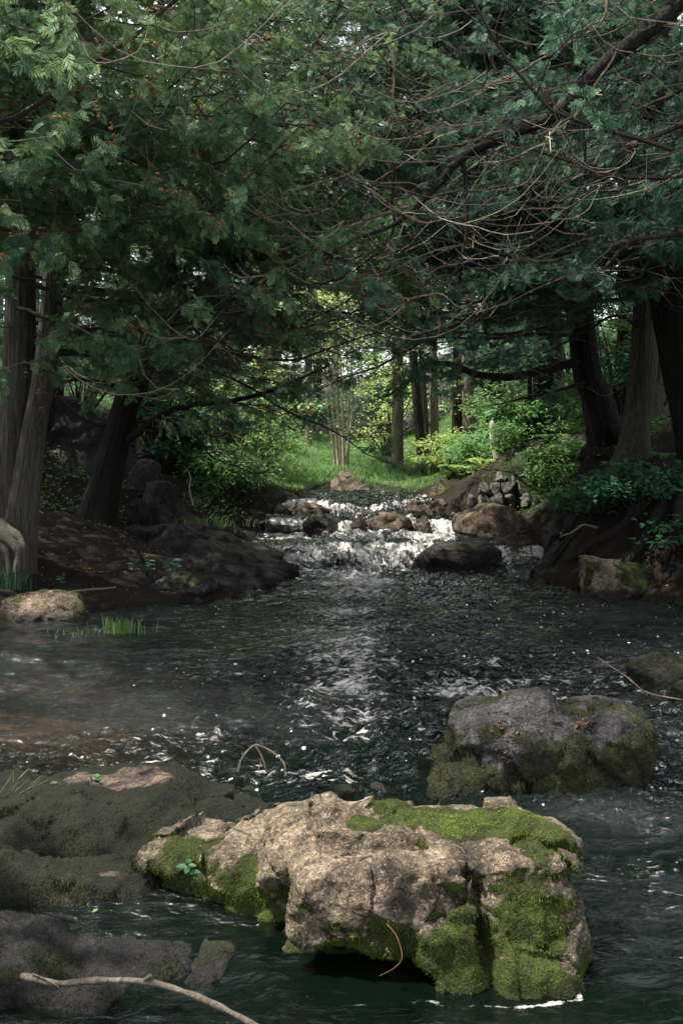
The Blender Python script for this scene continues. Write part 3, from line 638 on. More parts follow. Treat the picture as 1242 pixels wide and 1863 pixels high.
# ---------------------------------------------------------------- boulders of the cascade and the banks
RK = [
 ('huge black rock mass in the deep shade between the twin trunks and the leaning trunk', 60, 262, 715, 960, 14.0, 'rock_dark', 160, .6, dict(moss=.2, bury=.3, sub=6)),
 ('long thin dark ledge above the grey rock of the left pool', 240, 400, 1014, 1048, 11.2, 'rock_dark', 152, .7, dict(moss=.2, rough=1.3, bury=.6)),
 ('dark ledge behind the sloping bedrock, just below the shrubs', 340, 462, 952, 992, 12.9, 'rock_dark', 153, .7, dict(moss=.3, rough=1.2, bury=.6)),
 ('dark mossy rock under the roots of the right bank, beside the small fall', 985, 1062, 985, 1040, 12.3, 'rock_dark', 155, .8, dict(moss=.4, bury=.5)),
 ('grey brown rock sticking out of the right bank above the wide blue green shrub', 1075, 1135, 905, 955, 12.0, 'rock_brown', 156, .8, dict(moss=.4, bury=.5)),
 # label, x0, x1, top, base, distance, material, seed, depth, extra
 ('rounded brown boulder at the head of the cascade, below the pale multi-stemmed tree', 602, 674, 854, 904, 17.2, 'rock_brown', 21, .8, dict(moss=.0, tilt=(0, .15), planes=6, rough=.7)),
 ('low moss capped boulder left of the topmost rounded boulder', 566, 634, 879, 905, 17.8, 'rock_brown', 22, .8, dict(moss=.5)),
 ('dark green mossy boulder right of the cascade top, against the bright grass', 662, 737, 887, 921, 16.8, 'rock_dark', 23, .8, dict(moss=.45)),
 ('small pale tan boulder at the left top of the cascade, beside the shrubs', 501, 536, 893, 922, 16.2, 'rock_tan', 24, .9, dict(moss=.0)),
 ('tan stone lying behind the flat brown rock at the left of the cascade', 533, 576, 897, 918, 16.0, 'rock_tan', 25, .9, dict(moss=.1, sub=4)),
 ('long flat brown rock at the left of the middle fall', 520, 608, 914, 944, 15.25, 'rock_brown', 26, .6, dict(moss=.25, wl=.56)),
 ('square reddish brown stone left of the long flat brown rock', 496, 529, 915, 945, 15.3, 'rock_brown', 27, .9, dict(moss=.1, sub=4)),
 ('dark pyramid shaped boulder in the middle of the falls', 552, 624, 935, 979, 14.15, 'rock_dark', 28, .8, dict(moss=.2, wl=.42)),
 ('dark wet boulder with water running over it at the left of the falls', 476, 545, 946, 979, 14.2, 'rock_dark', 29, .8, dict(moss=.1, wl=.45)),
 ('low dark boulder lying under the left bank beside the falls', 438, 484, 925, 962, 14.6, 'rock_dark', 129, .9, dict(moss=.3)),
 ('thin flat dark slab in the white water, left in front of the falls', 450, 572, 972, 999, 13.45, 'rock_dark', 30, .6, dict(moss=.3, wl=.30, bury=.6)),
 ('low rounded brown rock in the middle of the cascade, behind the widest rock', 650, 700, 925, 955, 14.9, 'rock_brown', 31, .8, dict(moss=.3, wl=.5)),
 ('widest brown rock in the middle of the falls, mossy on its left face', 668, 754, 931, 977, 14.1, 'rock_brown', 32, .7, dict(moss=.2, wl=.40)),
 ('large rounded reddish tan boulder at the right of the middle fall', 736, 811, 907, 950, 14.7, 'rock_tan', 33, .8, dict(moss=.05)),
 ('small brown boulder wedged between the widest rock and the reddish tan boulder', 750, 788, 938, 975, 14.15, 'rock_brown', 34, .9, dict(moss=.2, wl=.4)),
 ('leaning brown stone at the left end of the widest rock', 636, 668, 938, 964, 14.3, 'rock_brown', 35, .9, dict(moss=.1, wl=.42, sub=4)),
 ('small wet green stone in the foam at the foot of the middle fall', 630, 674, 957, 980, 13.95, 'rock_mossy', 36, .9, dict(moss=.6, wl=.38, sub=4)),
 ('very large smooth brown boulder at the right of the falls, dark on its right side', 826, 1003, 913, 999, 13.6, 'rock_brown', 37, .7, dict(moss=.0, planes=7, rough=.6, rot=-.15, sub=6)),
 ('flat pale topped stone in front of the very large smooth boulder', 893, 968, 972, 999, 13.15, 'rock_brown', 38, .6, dict(moss=.2, planes=8)),
 ('broad dark mossy edged slab where the white water ends on the right', 734, 908, 985, 1036, 12.75, 'rock_dark', 39, .75, dict(moss=.35, wl=.1, rough=.55, bury=.6, sq=.42, planes=2, sub=6)),
 ('small black stone at the foot of the right hand fall', 903, 962, 1028, 1052, 12.5, 'rock_dark', 40, .8, dict(moss=.2, wl=.1, sub=4)),
 ('wet black stone in the middle of the small right hand fall', 905, 975, 1003, 1026, 12.9, 'rock_dark', 140, .7, dict(moss=.1, wl=.4, sub=4)),
 ('pointed tan rock reaching from the left bank into the tail of the white water', 452, 520, 1023, 1060, 12.0, 'rock_brown', 41, .8, dict(moss=.1, wl=.06, tilt=(0, .12))),
 ('small dark stone at the very tip of the left bank point', 508, 545, 1032, 1060, 11.95, 'rock_dark', 42, .8, dict(moss=.0, wl=.08, sub=4)),
 ('low grey rock at the edge of the left pool with a pale cracked face', 252, 398, 1040, 1108, 10.4, 'rock_grey', 45, .7, dict(moss=.25, wl=.05, rough=1.2, tilt=(0, .1), bury=.5)),
 ('dark square block in the shade of the left bank behind the leaf litter', 196, 362, 952, 1004, 12.4, 'rock_dark', 46, .6, dict(moss=.1, bury=.5)),
 ('grey rounded boulder in the shade right of the leaning trunk', 256, 334, 872, 962, 12.9, 'rock_grey', 47, .8, dict(moss=.2)),
 ('small smooth greenish stone right at the foot of the leaning trunk', 232, 270, 906, 944, 12.7, 'rock_grey', 48, .8, dict(moss=.3, sub=4)),
 ('upright pale lichen covered rock behind the grey rounded boulder', 234, 296, 834, 930, 13.4, 'rock_grey', 49, .7, dict(moss=.1)),
 ('dark boulder under the shrubs at the left end of the falls', 398, 446, 930, 975, 14.2, 'rock_dark', 50, .9, dict(moss=.3)),
 ('flat pinkish sunlit rock at the left edge, at the waterline under the twin trunks', -60, 168, 1070, 1137, 9.2, 'rock_tan', 51, .55, dict(moss=.18, wl=.03, planes=6, rough=.9, bury=.6, sub=6)),
 ('tan rock lit by the sun at the waterline of the right bank', 1055, 1205, 1012, 1094, 10.55, 'rock_tan', 52, .7, dict(moss=.30, wl=.06, rough=.8, bury=.5, tilt=(0, -.1))),
 ('dark mossy rock at the right edge above the waterline, right of the sunlit tan rock', 1196, 1300, 1005, 1100, 10.4, 'rock_dark', 53, .7, dict(moss=.5, bury=.5)),
 ('dark sloping rock in the right bank between the small fall and the sunlit tan rock', 975, 1075, 1022, 1068, 11.7, 'rock_dark', 54, .8, dict(moss=.4, bury=.5)),
 ('green black mossy rock near the right edge, with a bare twig over it', 1143, 1290, 1184, 1254, 6.75, 'rock_dark', 55, .7, dict(moss=.6, wl=.03, rough=.8, bury=.5, sub=6)),
 ('small dark stone in the water at the right edge, right below the green black rock', 1215, 1275, 1238, 1270, 6.35, 'rock_dark', 56, .8, dict(moss=.4, wl=.03, sub=4)),
 ('dark shaded slab among roots on the steep right bank', 990, 1075, 915, 1008, 12.6, 'rock_dark', 57, .7, dict(moss=.35, bury=.5)),
 ('shaded mossy boulder below the forked trunk on the right bank', 1085, 1160, 845, 905, 13.2, 'rock_dark', 58, .7, dict(moss=.4, bury=.5)),
 ('sloping tan outcrop above the right side of the cascade, left part', 776, 850, 868, 935, 15.7, 'rock_brown', 59, .9, dict(moss=.35, tilt=(0, -.2), bury=.5, rough=1.3)),
 ('sloping grey tan outcrop behind the very large smooth boulder, below the stacked stones', 838, 925, 862, 925, 15.9, 'rock_brown', 60, .8, dict(moss=.35, bury=.5, rough=1.3)),
 ('low dark stone breaking the water in front of the left pool', 40, 112, 1180, 1200, 8.0, 'rock_dark', 61, .9, dict(moss=.1, wl=.1, sub=4)),
 ('pale stone half hidden in the bright grass right of the dark green mossy boulder', 694, 725, 874, 888, 18.6, 'rock_tan', 62, .9, dict(moss=.0, sub=4)),
 ('stone showing above the ferns at the right bank, left of the stacked stones', 855, 884, 838, 862, 17.2, 'rock_grey', 63, .9, dict(moss=.1, sub=4)),
 ('little wet dark stone at the lip of the small fall between the two front boulders', 662, 708, 1424, 1462, 4.55, 'rock_dark', 64, .9, dict(moss=.4, wl=.05)),
 ('mossy stone at the right end of the low mounds, behind the tan boulder', 560, 662, 1432, 1470, 4.5, 'rock_mossy', 65, .7, dict(moss=.7, wl=.03)),
]
for (lab, x0, x1, yt, yb, D, mt, sd_, dp, kw) in RK:
    rpx(lab, x0, x1, yt, yb, D, mt, sd_, dp, **kw)
RINGS += [((1216 - 621) / F * 6.9, 6.95, .30, .22, .60), (3.0, 10.6, .55, .3, .4), (-.0, 4.6, .2, .1, .3)]

# the old stacked stone wall on the right bank: one thing, each stone a part
wl_o = G(935, 15.3); wall = thing('dry_stone_wall', wl_o, 'short stacked wall of grey angular stones on the right bank above the large smooth boulder', 'stone wall')
r_ = np.random.default_rng(5)
rows = [(922, 898, 850, 1004, 7), (900, 876, 868, 1006, 6), (878, 858, 900, 1008, 5), (860, 840, 944, 1012, 3)]
k_ = 0
for (yb, yt, xa, xb, cnt) in rows:
    e = np.linspace(xa, xb, cnt + 1) + np.r_[0, r_.normal(size=cnt - 1) * 4, 0]
    for a, b in zip(e[:-1], e[1:]):
        D = 15.0 + (917 - yb) * .006 + r_.uniform(-.06, .06); k = D / F
        sx = (b - a) * k * .98; zb = HC - (yb + r_.uniform(-1, 1) - HY) * k; sz = (yb - yt) * k * r_.uniform(.95, 1.15)
        boulder('stone', None, ((a + b) / 2 - 621) * k, D, zb, sx, .34, sz, 'rock_wall', 300 + k_, moss=.1, planes=12, rough=.6, sub=4, parent=wall, bury=.1); k_ += 1

# ---------------------------------------------------------------- water
wy = [1.2]
while wy[-1] < 19.2: wy.append(wy[-1] + max(.012, min(.028, wy[-1] * .0022)))
wy = np.array(wy); wx = axis([(-4.6, -1.6, .028), (-1.6, 1.7, .017), (1.7, 4.9, .028)])
WX, WY = np.meshgrid(wx, wy); wsd = poly_sd(WX, WY)
Z = water_z(WX, WY)
P = np.stack([WX, WY, WX * 0], -1)
tumble = sstep(WY, 8.2, 12.6) * np.exp(-((WX - .25) / (1.35 + .0 * WY)) ** 2)
riff = .45 * np.exp(-((WY - 6.2) / 1.6) ** 2) * sstep(WX, -3, -.3) + .5 * np.exp(-((WX - .6 - .1 * (WY - 6)) / 1.0) ** 2) * sstep(WY, 3.8, 5) + .35 * np.exp(-((WY - 5.0) / .7) ** 2)
calm = 1 - .45 * sstep(-WY, -3.6, -2.8)
Wp = P * np.array([.8, 1.25, 1])
wv = .030 * fbm(Wp * 1.6 + 3, 71, 3) + .030 * ridged(Wp * 3.2, 72, 3) + .014 * ridged(Wp * 8, 73, 3)
Z = Z + wv * (.7 + 1.9 * riff + 1.7 * tumble) * calm
hump = .06 * np.exp(-((WY - 7.75 - .06 * (WX + 1.8)) / .13) ** 2) * sstep(WX, -2.9, -2.5) * sstep(-WX, .9, 1.3) * (1 + .7 * vnoise(P * np.array([3, 3, 1]), 5))
Z = Z + hump
steep = np.abs(np.gradient(water_z(WX, WY), axis=0) / np.gradient(WY, axis=0))
foam = np.clip(steep * .9, 0, .72)
for L in LIPS:
    dy = lip_y(WX, L) - WY
    foam = np.maximum(foam, np.exp(-np.clip(dy, 0, 9) / (.35 if L[1] < .3 else 1.3)) * (dy > -.12) * .74)
    Z += .03 * np.exp(-np.abs(dy - .25) / .25) * fbm(P * np.array([5, 3, 1]), 75, 3)
foam = np.maximum(foam, .70 * sstep(WY, 13.35, 13.6) * (1 - sstep(WY, 14.3, 14.6)) * (1 - sstep(np.abs(WX - .1), 1.3, 1.8)))
foam = np.maximum(foam, .46 * sstep(WY, 14.6, 14.8) * (1 - sstep(WY, 16.6, 17.4)))
foam *= (.95 + .55 * fbm(P * np.array([2.6, 1.6, 1]), 76, 3))
mid = np.exp(-((WX - .15 - .04 * (WY - 9)) / .85) ** 2)
foam = np.maximum(foam, .86 * mid * sstep(WY, 8.8, 12.4) * (1 - sstep(WY, 13.1, 13.3)) * (.8 + .6 * fbm(P * np.array([1.4, 2.5, 1]), 77, 3)))  # foam below the falls, strengthened to paint the bright reflected band
pat = sstep(fbm(P * np.array([.9, 1.5, 1]), 78, 3), -.25, .35)
foam = np.maximum(foam, (.32 + .33 * pat) * sstep(WY, 4.2, 5) * sstep(-WY, -9.5, -7) * (.55 + .45 * np.exp(-((WX - .3) / 1.5) ** 2)))  # pool streaks: some foam, some white standing in for sky glints
foam = np.maximum(foam, (.60 + .18 * fbm(P * np.array([2, 3.5, 1]), 80, 3)) * np.exp(-((WX - .05) / (.35 + .045 * WY)) ** 2) * sstep(WY, 4.9, 5.8) * sstep(-WY, -12.9, -12))  # central band of white streaks imitating sky reflections on the ripples
foam = np.maximum(foam, .45 * hump / .09)
foam = np.maximum(foam, (.42 + .1 * vnoise(P * 2, 8)) * sstep(WX, .75, 1.2) * sstep(-WX, -2.2, -1.5) * np.exp(-((WY - 3.75 - .1 * WX) / .55) ** 2))
foam = np.maximum(foam, .46 * np.exp(-((WX + 1.6) / .6) ** 2 - ((WY - 5.2) / .5) ** 2))
for (cx, cy, rx, ry, s) in RINGS:
    q = np.hypot((WX - cx) / rx, (WY - cy) / ry); foam = np.maximum(foam, s * np.exp(-((q - 1.06) / .16) ** 2))
HLINE = [(-.10, 3.02), (.0, 2.985), (.12, 2.99), (.26, 3.0), (.33, 2.96), (.45, 2.985), (.6, 2.985), (.72, 3.02), (.76, 3.15), (.80, 3.4), (.78, 3.7)]
hl = np.full(WX.shape, 9.)
for a, b in zip(HLINE[:-1], HLINE[1:]):
    a = np.array(a); b = np.array(b); e = b - a; t = np.clip(((WX - a[0]) * e[0] + (WY - a[1]) * e[1]) / (e @ e), 0, 1)
    hl = np.minimum(hl, np.hypot(WX - a[0] - t * e[0], WY - a[1] - t * e[1]))
foam = np.maximum(foam, (.62 + .2 * vnoise(P * 7, 31)) * np.exp(-(hl / .016) ** 2))
bub = sstep(WY, 3.6, 5.2) * (.85 + .15 * vnoise(P, 9)) * (1 - .7 * sstep(-WX, .8, 2.2)) * (1 - sstep(WY, 12.7, 13))
shal = np.maximum(sstep(-np.abs(wsd), -1.1, -.05) * .5, sstep(-WX, -.2, 1.6) * sstep(-WY, -9.5, -6) * sstep(WY, 4.5, 5.5) * 1.0) * (WY < 13)
chop = .6 + 1.4 * riff + .75 * tumble + .25 * sstep(WY, 12.8, 13.4)
chop = chop * calm * (.16 + .84 * sstep(WY, 3.9, 4.9)) * (.35 + 1.25 * sstep(fbm(P * np.array([.9, 2.4, 1]), 79, 4), -.3, .35))
ny, nx = WX.shape
ii = (np.arange(ny - 1)[:, None] * nx + np.arange(nx - 1)[None]).ravel()
wf = np.stack([ii, ii + 1, ii + nx + 1, ii + nx], -1)
keep = (wsd.ravel()[wf] < .35).any(1); wf = wf[keep]
wo = mesh_obj('stream_water', np.stack([WX, WY, Z], -1).reshape(-1, 3), [wf], [], M['water'], None, (0, 0, 0), True,
              dict(foam=np.clip(foam, 0, 1).ravel(), bubble=bub.ravel(), shallow=shal.ravel(), chop=chop.ravel(), fall=sstep(WY, 12.6, 13.1).ravel()))
tag(wo, kind='structure')

# ---------------------------------------------------------------- foliage generators
def frond_template():
    q = []
    def kite(x, y, a, l, w_):
        c, s = math.cos(a), math.sin(a)
        for (u, v) in ((0, 0), (.45, -w_), (1, 0), (.5, w_)):
            q.append((x + l * (u * c) - v * s, y + l * (u * s) + v * c, 0))
    kite(0, 0, 0, .6, .026); kite(.55, 0, 0, .5, .044)
    for i, t in enumerate((.08, .28, .46, .66)):
        l = (.62, .56, .44, .3)[i]
        kite(t, 0, .58 + .1 * (i % 2), l, .046); kite(t + .08, 0, -.62 + .12 * (i % 2), l * .92, .046)
    v = np.array(q); v[:, 2] = -.22 * v[:, 0] ** 2 + .12 * np.abs(v[:, 1])
    return v
FR = frond_template(); FRF = np.arange(len(FR)).reshape(-1, 4)

def norm(a): return a / (np.linalg.norm(a, axis=-1, keepdims=True) + 1e-9)

def instance(buf, T, TF, pos, d, up, sc, tone):
    d = norm(d); s = norm(np.cross(up, d)); u = np.cross(d, s)
    V = pos[:, None] + sc[:, None, None] * (T[None, :, :1] * d[:, None] + T[None, :, 1:2] * s[:, None] + T[None, :, 2:3] * u[:, None])
    n = len(pos); k = len(T)
    f = (TF[None] + (np.arange(n) * k)[:, None, None]).reshape(-1, TF.shape[1])
    tn = np.asarray(tone)
    if tn.ndim == 1: tn = np.repeat(tn, k)
    buf.add(V.reshape(-1, 3), f, tn.ravel())

def bough_curve(r, p0, az, L, n=10, a=.12, b=.75, c=.55, wig=.05):
    t = np.linspace(0, 1, n); d = np.array([math.cos(az), math.sin(az), 0]); s = np.array([-d[1], d[0], 0])
    a, b, c = a + r.normal() * .08, b * r.uniform(.6, 1.3), c * r.uniform(.7, 1.5)
    wv = (np.sin(t * r.uniform(3, 7) + r.uniform(0, 6)) - math.sin(0)) * t * wig * L
    return p0 + np.outer(t * L, d) + np.outer(wv, s) + np.outer(L * (a * t - b * t ** 2 + c * t ** 3) + .02 * L * np.sin(t * 17 + r.uniform(0, 6)) * t, [0, 0, 1])

def trunk_mesh(buf, pts, seed=0, n=120, k=90, flare=.55, ridge=.085):
    """pts rows: x, y, z, radius"""
    Q = crom(pts, n); P = Q[:, :3]; r0 = Q[:, 3]
    Tn = norm(np.gradient(P, axis=0)); A = norm(np.cross(Tn, np.array([.1, 1, .05]))); B = np.cross(Tn, A)
    th = np.linspace(0, 2 * np.pi, k, endpoint=False); h = np.r_[0, np.cumsum(np.linalg.norm(np.diff(P, axis=0), axis=1))]
    H, TH = np.meshgrid(h, th, indexing='ij')
    cs = np.stack([np.cos(TH) * 1., np.sin(TH) * 1., H * .10], -1)
    rad = r0[:, None] * (1 + ridge * ridged(cs * 8 + seed, seed, 3) + .07 * fbm(np.stack([np.cos(TH), np.sin(TH), H * .8], -1) + seed, seed + 2, 2))
    fl = np.exp(-H / (.9 * r0[0] + .08)); lob = .5 + .5 * np.cos(TH * 5 + seed + .8 * np.sin(TH + seed))
    rad = rad * (1 + flare * fl * (.25 + lob))
    V = P[:, None] + rad[..., None] * (np.cos(TH)[..., None] * A[:, None] + np.sin(TH)[..., None] * B[:, None])
    i = np.arange(n - 1)[:, None] * k; j = np.arange(k)[None]; j2 = (j + 1) % k
    buf.add(V.reshape(-1, 3), np.stack([i + j, i + j2, i + k + j2, i + k + j], -1).reshape(-1, 4), .5)
    buf.add(V[-1], [[0, a, a + 1] for a in range(1, k - 1)], .5)

class Foliage:
    def __init__(s): s.a = []; s.p = []; s.d = []; s.s = []
    def add(s, p, d, sc): s.p.append(p); s.d.append(d); s.s.append(sc)

def sungap(p, zones=((.2, 14.4, 1.8, 2.3, 3.6), (.6, 21.5, 4.6, 5.2, 3.2), (2.9, 15.3, 1.5, 1.6, 3.6), (.1, 3.7, 1.1, .8, 2), (-3.0, 9.4, .5, .5, 2.5), (3.25, 10.9, .45, .4, 3), (0, 9.5, 1.2, 2.2, 5.2))):
    """gaps cut in the canopy to let the sun down on the falls, the clearing and the rocks"""
    t = p[:, 2] - .4; gx, gy = p[:, 0] - sdir[0] / sdir[2] * t, p[:, 1] - sdir[1] / sdir[2] * t; k = np.ones(len(p))
    for (cx, cy, rx, ry, zz) in zones:
        q = np.hypot((gx - cx) / rx, (gy - cy) / ry); k *= 1 - .985 * sstep(-q, -1.15, -.9) * sstep(p[:, 2], zz, zz + .4)
    return k

def thin(p):
    """canopy opens to the sky high over the middle of the stream"""
    x, y, z = p[:, 0], p[:, 1], p[:, 2]
    k = 1 - .48 * np.exp(-((x + .75) / 1.3) ** 2) * sstep(z, 4.7, 5.6)
    # nothing but sky over the middle of the stream, above the arch of branches
    k *= 1 - .95 * sstep(z - (1.9 + .46 * y), 0, .5) * sstep(2.9 - np.abs(x - .1), 0, .6)
    k *= 1 - .78 * np.exp(-((x + .12) / .5) ** 2 - ((z - 1.7 - .13 * y) / (.055 * y)) ** 2)
    k *= 1 - .85 * np.exp(-((x - .1) / .9) ** 2) * sstep(y, 11.5, 12.5) * sstep(-z, -3.4, -2.9)
    return k * sungap(p)

def dress(r, fol, tw, P, L, fd, dens=1., r0=.02, bare=.3):
    """side twigs and sprays along a bough; fd = share of the twigs that carry foliage"""
    n = len(P); Tn = norm(np.gradient(P, axis=0))
    m = max(5, int(L * 5.2 * dens))
    for q, t in enumerate(np.linspace(.14, 1, m)):
        i = min(int(t * (n - 1)), n - 2); u = t * (n - 1) - i; p = P[i] * (1 - u) + P[i + 1] * u
        az = math.atan2(Tn[i, 1], Tn[i, 0]) + (1 if q % 2 else -1) * r.uniform(.4, 1.35)
        l = (.28 * L * (1.15 - .6 * t) + .18) * r.uniform(.6, 1.25)
        S = bough_curve(r, p, az, l, 6, a=.05, b=.9, c=.75, wig=.08)
        live = r.random() < fd; fol.a.append((S[3], az, r0))
        if sungap(S[3:4])[0] < r.random(): continue
        if live or r.random() < .85: tube(tw, S, np.linspace(r0 * .35, .0025, 6), 3, r.choice([.05, .15, .3, .75]) * r.uniform(.6, 1.2))
        if live:
            c = max(4, int(l / .033))
            tt = r.uniform(.15, 1.02, c); k = np.clip((tt * 5).astype(int), 0, 4); uu = (tt * 5 - k)[:, None]
            pp = S[k] * (1 - uu) + S[np.minimum(k + 1, 5)] * uu
            base = norm(S[-1] - S[0])
            for _ in range(3):
                d = base * .8 + r.normal(size=(c, 3)) * .65 + np.array([0, 0, -.55])
                fol.add(pp + r.normal(size=(c, 3)) * .03, d, r.uniform(.065, .135, c))
        elif r.random() < bare:
            for _ in range(2):
                j = r.integers(2, 5); S2 = bough_curve(r, S[j], az + r.normal() * .9, l * .6, 5, a=.0, b=.8, c=.9, wig=.1)
                tube(tw, S2, np.linspace(.004, .002, 5), 3, r.choice([.1, .5, .9]))

def finish_crown(root, fol, tw, r, leafmat='cedar_leaf', twm='twig', cones=None, tonec=0.):
    if fol.p:
        p = np.concatenate(fol.p); d = np.concatenate(fol.d); s = np.concatenate(fol.s)
        k = r.random(len(p)) < thin(p); p, d, s = p[k], d[k], s[k]
        up = r.normal(size=p.shape) * .8 + np.array([0, -.3, .8])
        base = np.clip(.42 + tonec + .5 * fbm(p * 1.3, 31, 3), 0, 1)
        tone = np.clip(base[:, None] + r.normal(size=(len(p), 1)) * .17 + .42 * (r.random((len(p), 1)) < .10) - .06 + np.where(FR[:, 0] > .75, .10, -.03)[None], 0, 1)
        b = Buf(); instance(b, FR, FRF, p, d, up, s, tone); b.build('crown', M[leafmat], root)
        if cones:
            q = p[r.random(len(p)) < cones * sstep(fbm(p * 1.6, 41, 3), .05, .35)]
            if len(q):
                v, f = ico(1); c = Buf()
                for cc in range(4):
                    qq = q + r.normal(size=q.shape) * .022
                    instance(c, v * np.array([1.5, .8, .8]), f, qq, r.normal(size=q.shape), r.normal(size=q.shape), r.uniform(.008, .013, len(q)), r.random(len(q)))
                o = c.build('seed_cones', M['cone'], root); o['kind'] = 'stuff'
    if tw.n: tw.build('branchwork', M[twm], root)

def tpts(rows):
    """rows of photo column, row, distance, radius -> x, y, z, radius"""
    return np.array([[*at(a, b, D), r_] for a, b, D, r_ in rows])

def along(pts, z):
    i = np.clip(np.searchsorted(pts[:, 2], z) - 1, 0, len(pts) - 2); t = (z - pts[i, 2]) / (pts[i + 1, 2] - pts[i, 2] + 1e-9)
    return pts[i] * (1 - t) + pts[i + 1] * t

def cedar(name, label, trunks, seed, nb, zr, az, spread, Lr, leafmat='cedar_leaf', limbs=(), dens=1., fd=.8, cones=.0, bark='bark', roots=(), low=3.2, tonec=0., twm='twig', flare=.55, arcs=0):
    r = np.random.default_rng(seed)
    base = trunks[0][0][:3]; root = thing(name, base, label, 'tree')
    for q, pts in enumerate(trunks):
        b = Buf(); P = np.array(pts); P = np.vstack([[*(P[0, :3] - np.array([0, 0, .15])), P[0, 3]], P]); trunk_mesh(b, P, seed + q, flare=flare); b.build('trunk', M[bark], root, True)
    fol, tw = Foliage(), Buf()
    for lp in limbs:
        (rows, ra, rb, fdl) = lp; Q = crom([at(*w_) if len(w_) == 3 else w_ for w_ in rows], 26)
        Q += .012 * np.stack([fbm(Q * 5, seed + 5, 2), fbm(Q * 5, seed + 6, 2), fbm(Q * 5, seed + 7, 2)], -1) * 2
        b = Buf(); tube(b, Q, np.linspace(ra, rb, 26), 10, .4, True); b.build('limb', M['bark_dark' if ra > .012 else 'wood_tan'], root, True)
        L = np.linalg.norm(np.diff(Q, axis=0), axis=1).sum()
        if fdl >= 0: dress(r, fol, tw, Q, L, fdl, 1.0 if fdl > 0 else 1.6, .02)
    for rows, ra, rb in roots:
        Q = crom(rows, 18); b = Buf(); tube(b, Q, np.linspace(ra, rb, 18) * (1 + .15 * np.sin(np.arange(18) * 1.3)), 9, .4, True); b.build('root', M[bark], root, True)
    for q in range(nb):
        T = trunks[q % len(trunks)]; T = np.array(T)
        z = zr[0] + (zr[1] - zr[0]) * ((q + r.random()) / nb) ** 1.0
        z = min(z, T[-1, 2] - .05); p0 = along(T, z)[:3]
        a = R(az) + r.normal() * R(spread); L = r.uniform(*Lr) * (1 - .25 * (z - zr[0]) / (zr[1] - zr[0]))
        P = bough_curve(r, p0, a, L, 12)
        tube(tw, P, np.linspace(.028 * L / 3.5, .006, 12), 5, .12)
        dress(r, fol, tw, P, L, fd * (.35 + .65 * sstep(z, low - .6, low + .9)), dens)
    for q in range(arcs):
        p, a, _ = fol.a[r.integers(len(fol.a))]; L = r.uniform(.5, 1.6); t = np.linspace(0, 1, 10)[:, None]; a += r.normal() * .7
        if sungap(p[None])[0] < r.random(): continue
        d = np.array([math.cos(a), math.sin(a), 0]); s = np.array([-d[1], d[0], 0]); dr = r.uniform(.5, 1.5)
        Q = p + d * L * t + s * L * .12 * np.sin(t * r.uniform(2, 6) + r.uniform(0, 6)) * t + np.array([0, 0, 1.]) * L * dr * (t ** 2.2 * .9 - t * .75) 
        Q[1:] += np.cumsum(r.normal(size=(9, 3)) * .010 * L, 0); r1 = r.uniform(.0025, .0052); tn = r.choice([.02, .15, .5, 1.]); tube(tw, Q, np.linspace(r1, .0015, 10), 4, tn)
        for _ in range(r.integers(1, 4)):
            j = r.integers(2, 8); az2 = a + r.choice([-1, 1]) * r.uniform(.4, 1.2); l2 = L * r.uniform(.15, .4)
            tube(tw, bough_curve(r, Q[j], az2, l2, 5, a=.0, b=.4, c=.8, wig=.08), np.linspace(r1 * .6, .0015, 5), 3, tn)
    finish_crown(root, fol, tw, r, leafmat, twm, cones, tonec)
    return root

def ext(pts, dz, dx=0, dy=0, r=.6):
    """carry a trunk on upwards"""
    p = pts[-1]; q = [p[0] + dx, p[1] + dy, p[2] + dz, p[3] * r]
    m = [(p[0] * .5 + q[0] * .5), (p[1] + q[1]) / 2, (p[2] + q[2]) / 2, (p[3] + q[3]) / 2]
    return np.vstack([pts, m, q])

# ---------------------------------------------------------------- cedars leaning over the stream
def gr(px, D, r_): p = G(px, D); return [*p, r_]
ta1 = ext(np.vstack([gr(10, 10.5, .21), tpts([(26, 800, 10.45, .17), (36, 620, 10.4, .15)])]), 6, .1)
ta2 = ext(np.vstack([gr(28, 10.3, .18), tpts([(60, 800, 10.25, .12), (86, 640, 10.2, .11)])]), 5, .5, -.2)
ga = [G(20, 10.3), G(30, 10.05)]
cedar('cedar_tree', 'twin trunk cedar with pale shaggy bark and a gnarled root, at the left edge', [ta1, ta2], 101, 62, (2.5, 8.2), 15, 38, (2.6, 4.2), flare=.28, cones=.2, arcs=170, low=3.0, tonec=-.03,
      limbs=[([(30, 560, 10.2), (170, 600, 9.6), (330, 590, 9.2), (470, 520, 9.0), (560, 470, 8.9)], .022, .007, .7)],
      roots=[([at(-25, 930, 10.05), at(5, 975, 9.85), at(34, 1000, 9.75), at(30, 1042, 9.7)], .085, .03), ([at(-25, 930, 10.05), at(-5, 975, 9.85), at(12, 1003, 9.78), at(18, 1045, 9.72)], .07, .02), ([at(0, 950, 10.0), at(40, 985, 9.8), at(44, 1035, 9.75)], .05, .018)])
tb = ext(np.vstack([gr(172, 12.4, .21), tpts([(205, 830, 12.3, .165), (232, 730, 12.2, .15), (262, 650, 12.1, .14)])]), 5.5, 1.2, -.4)
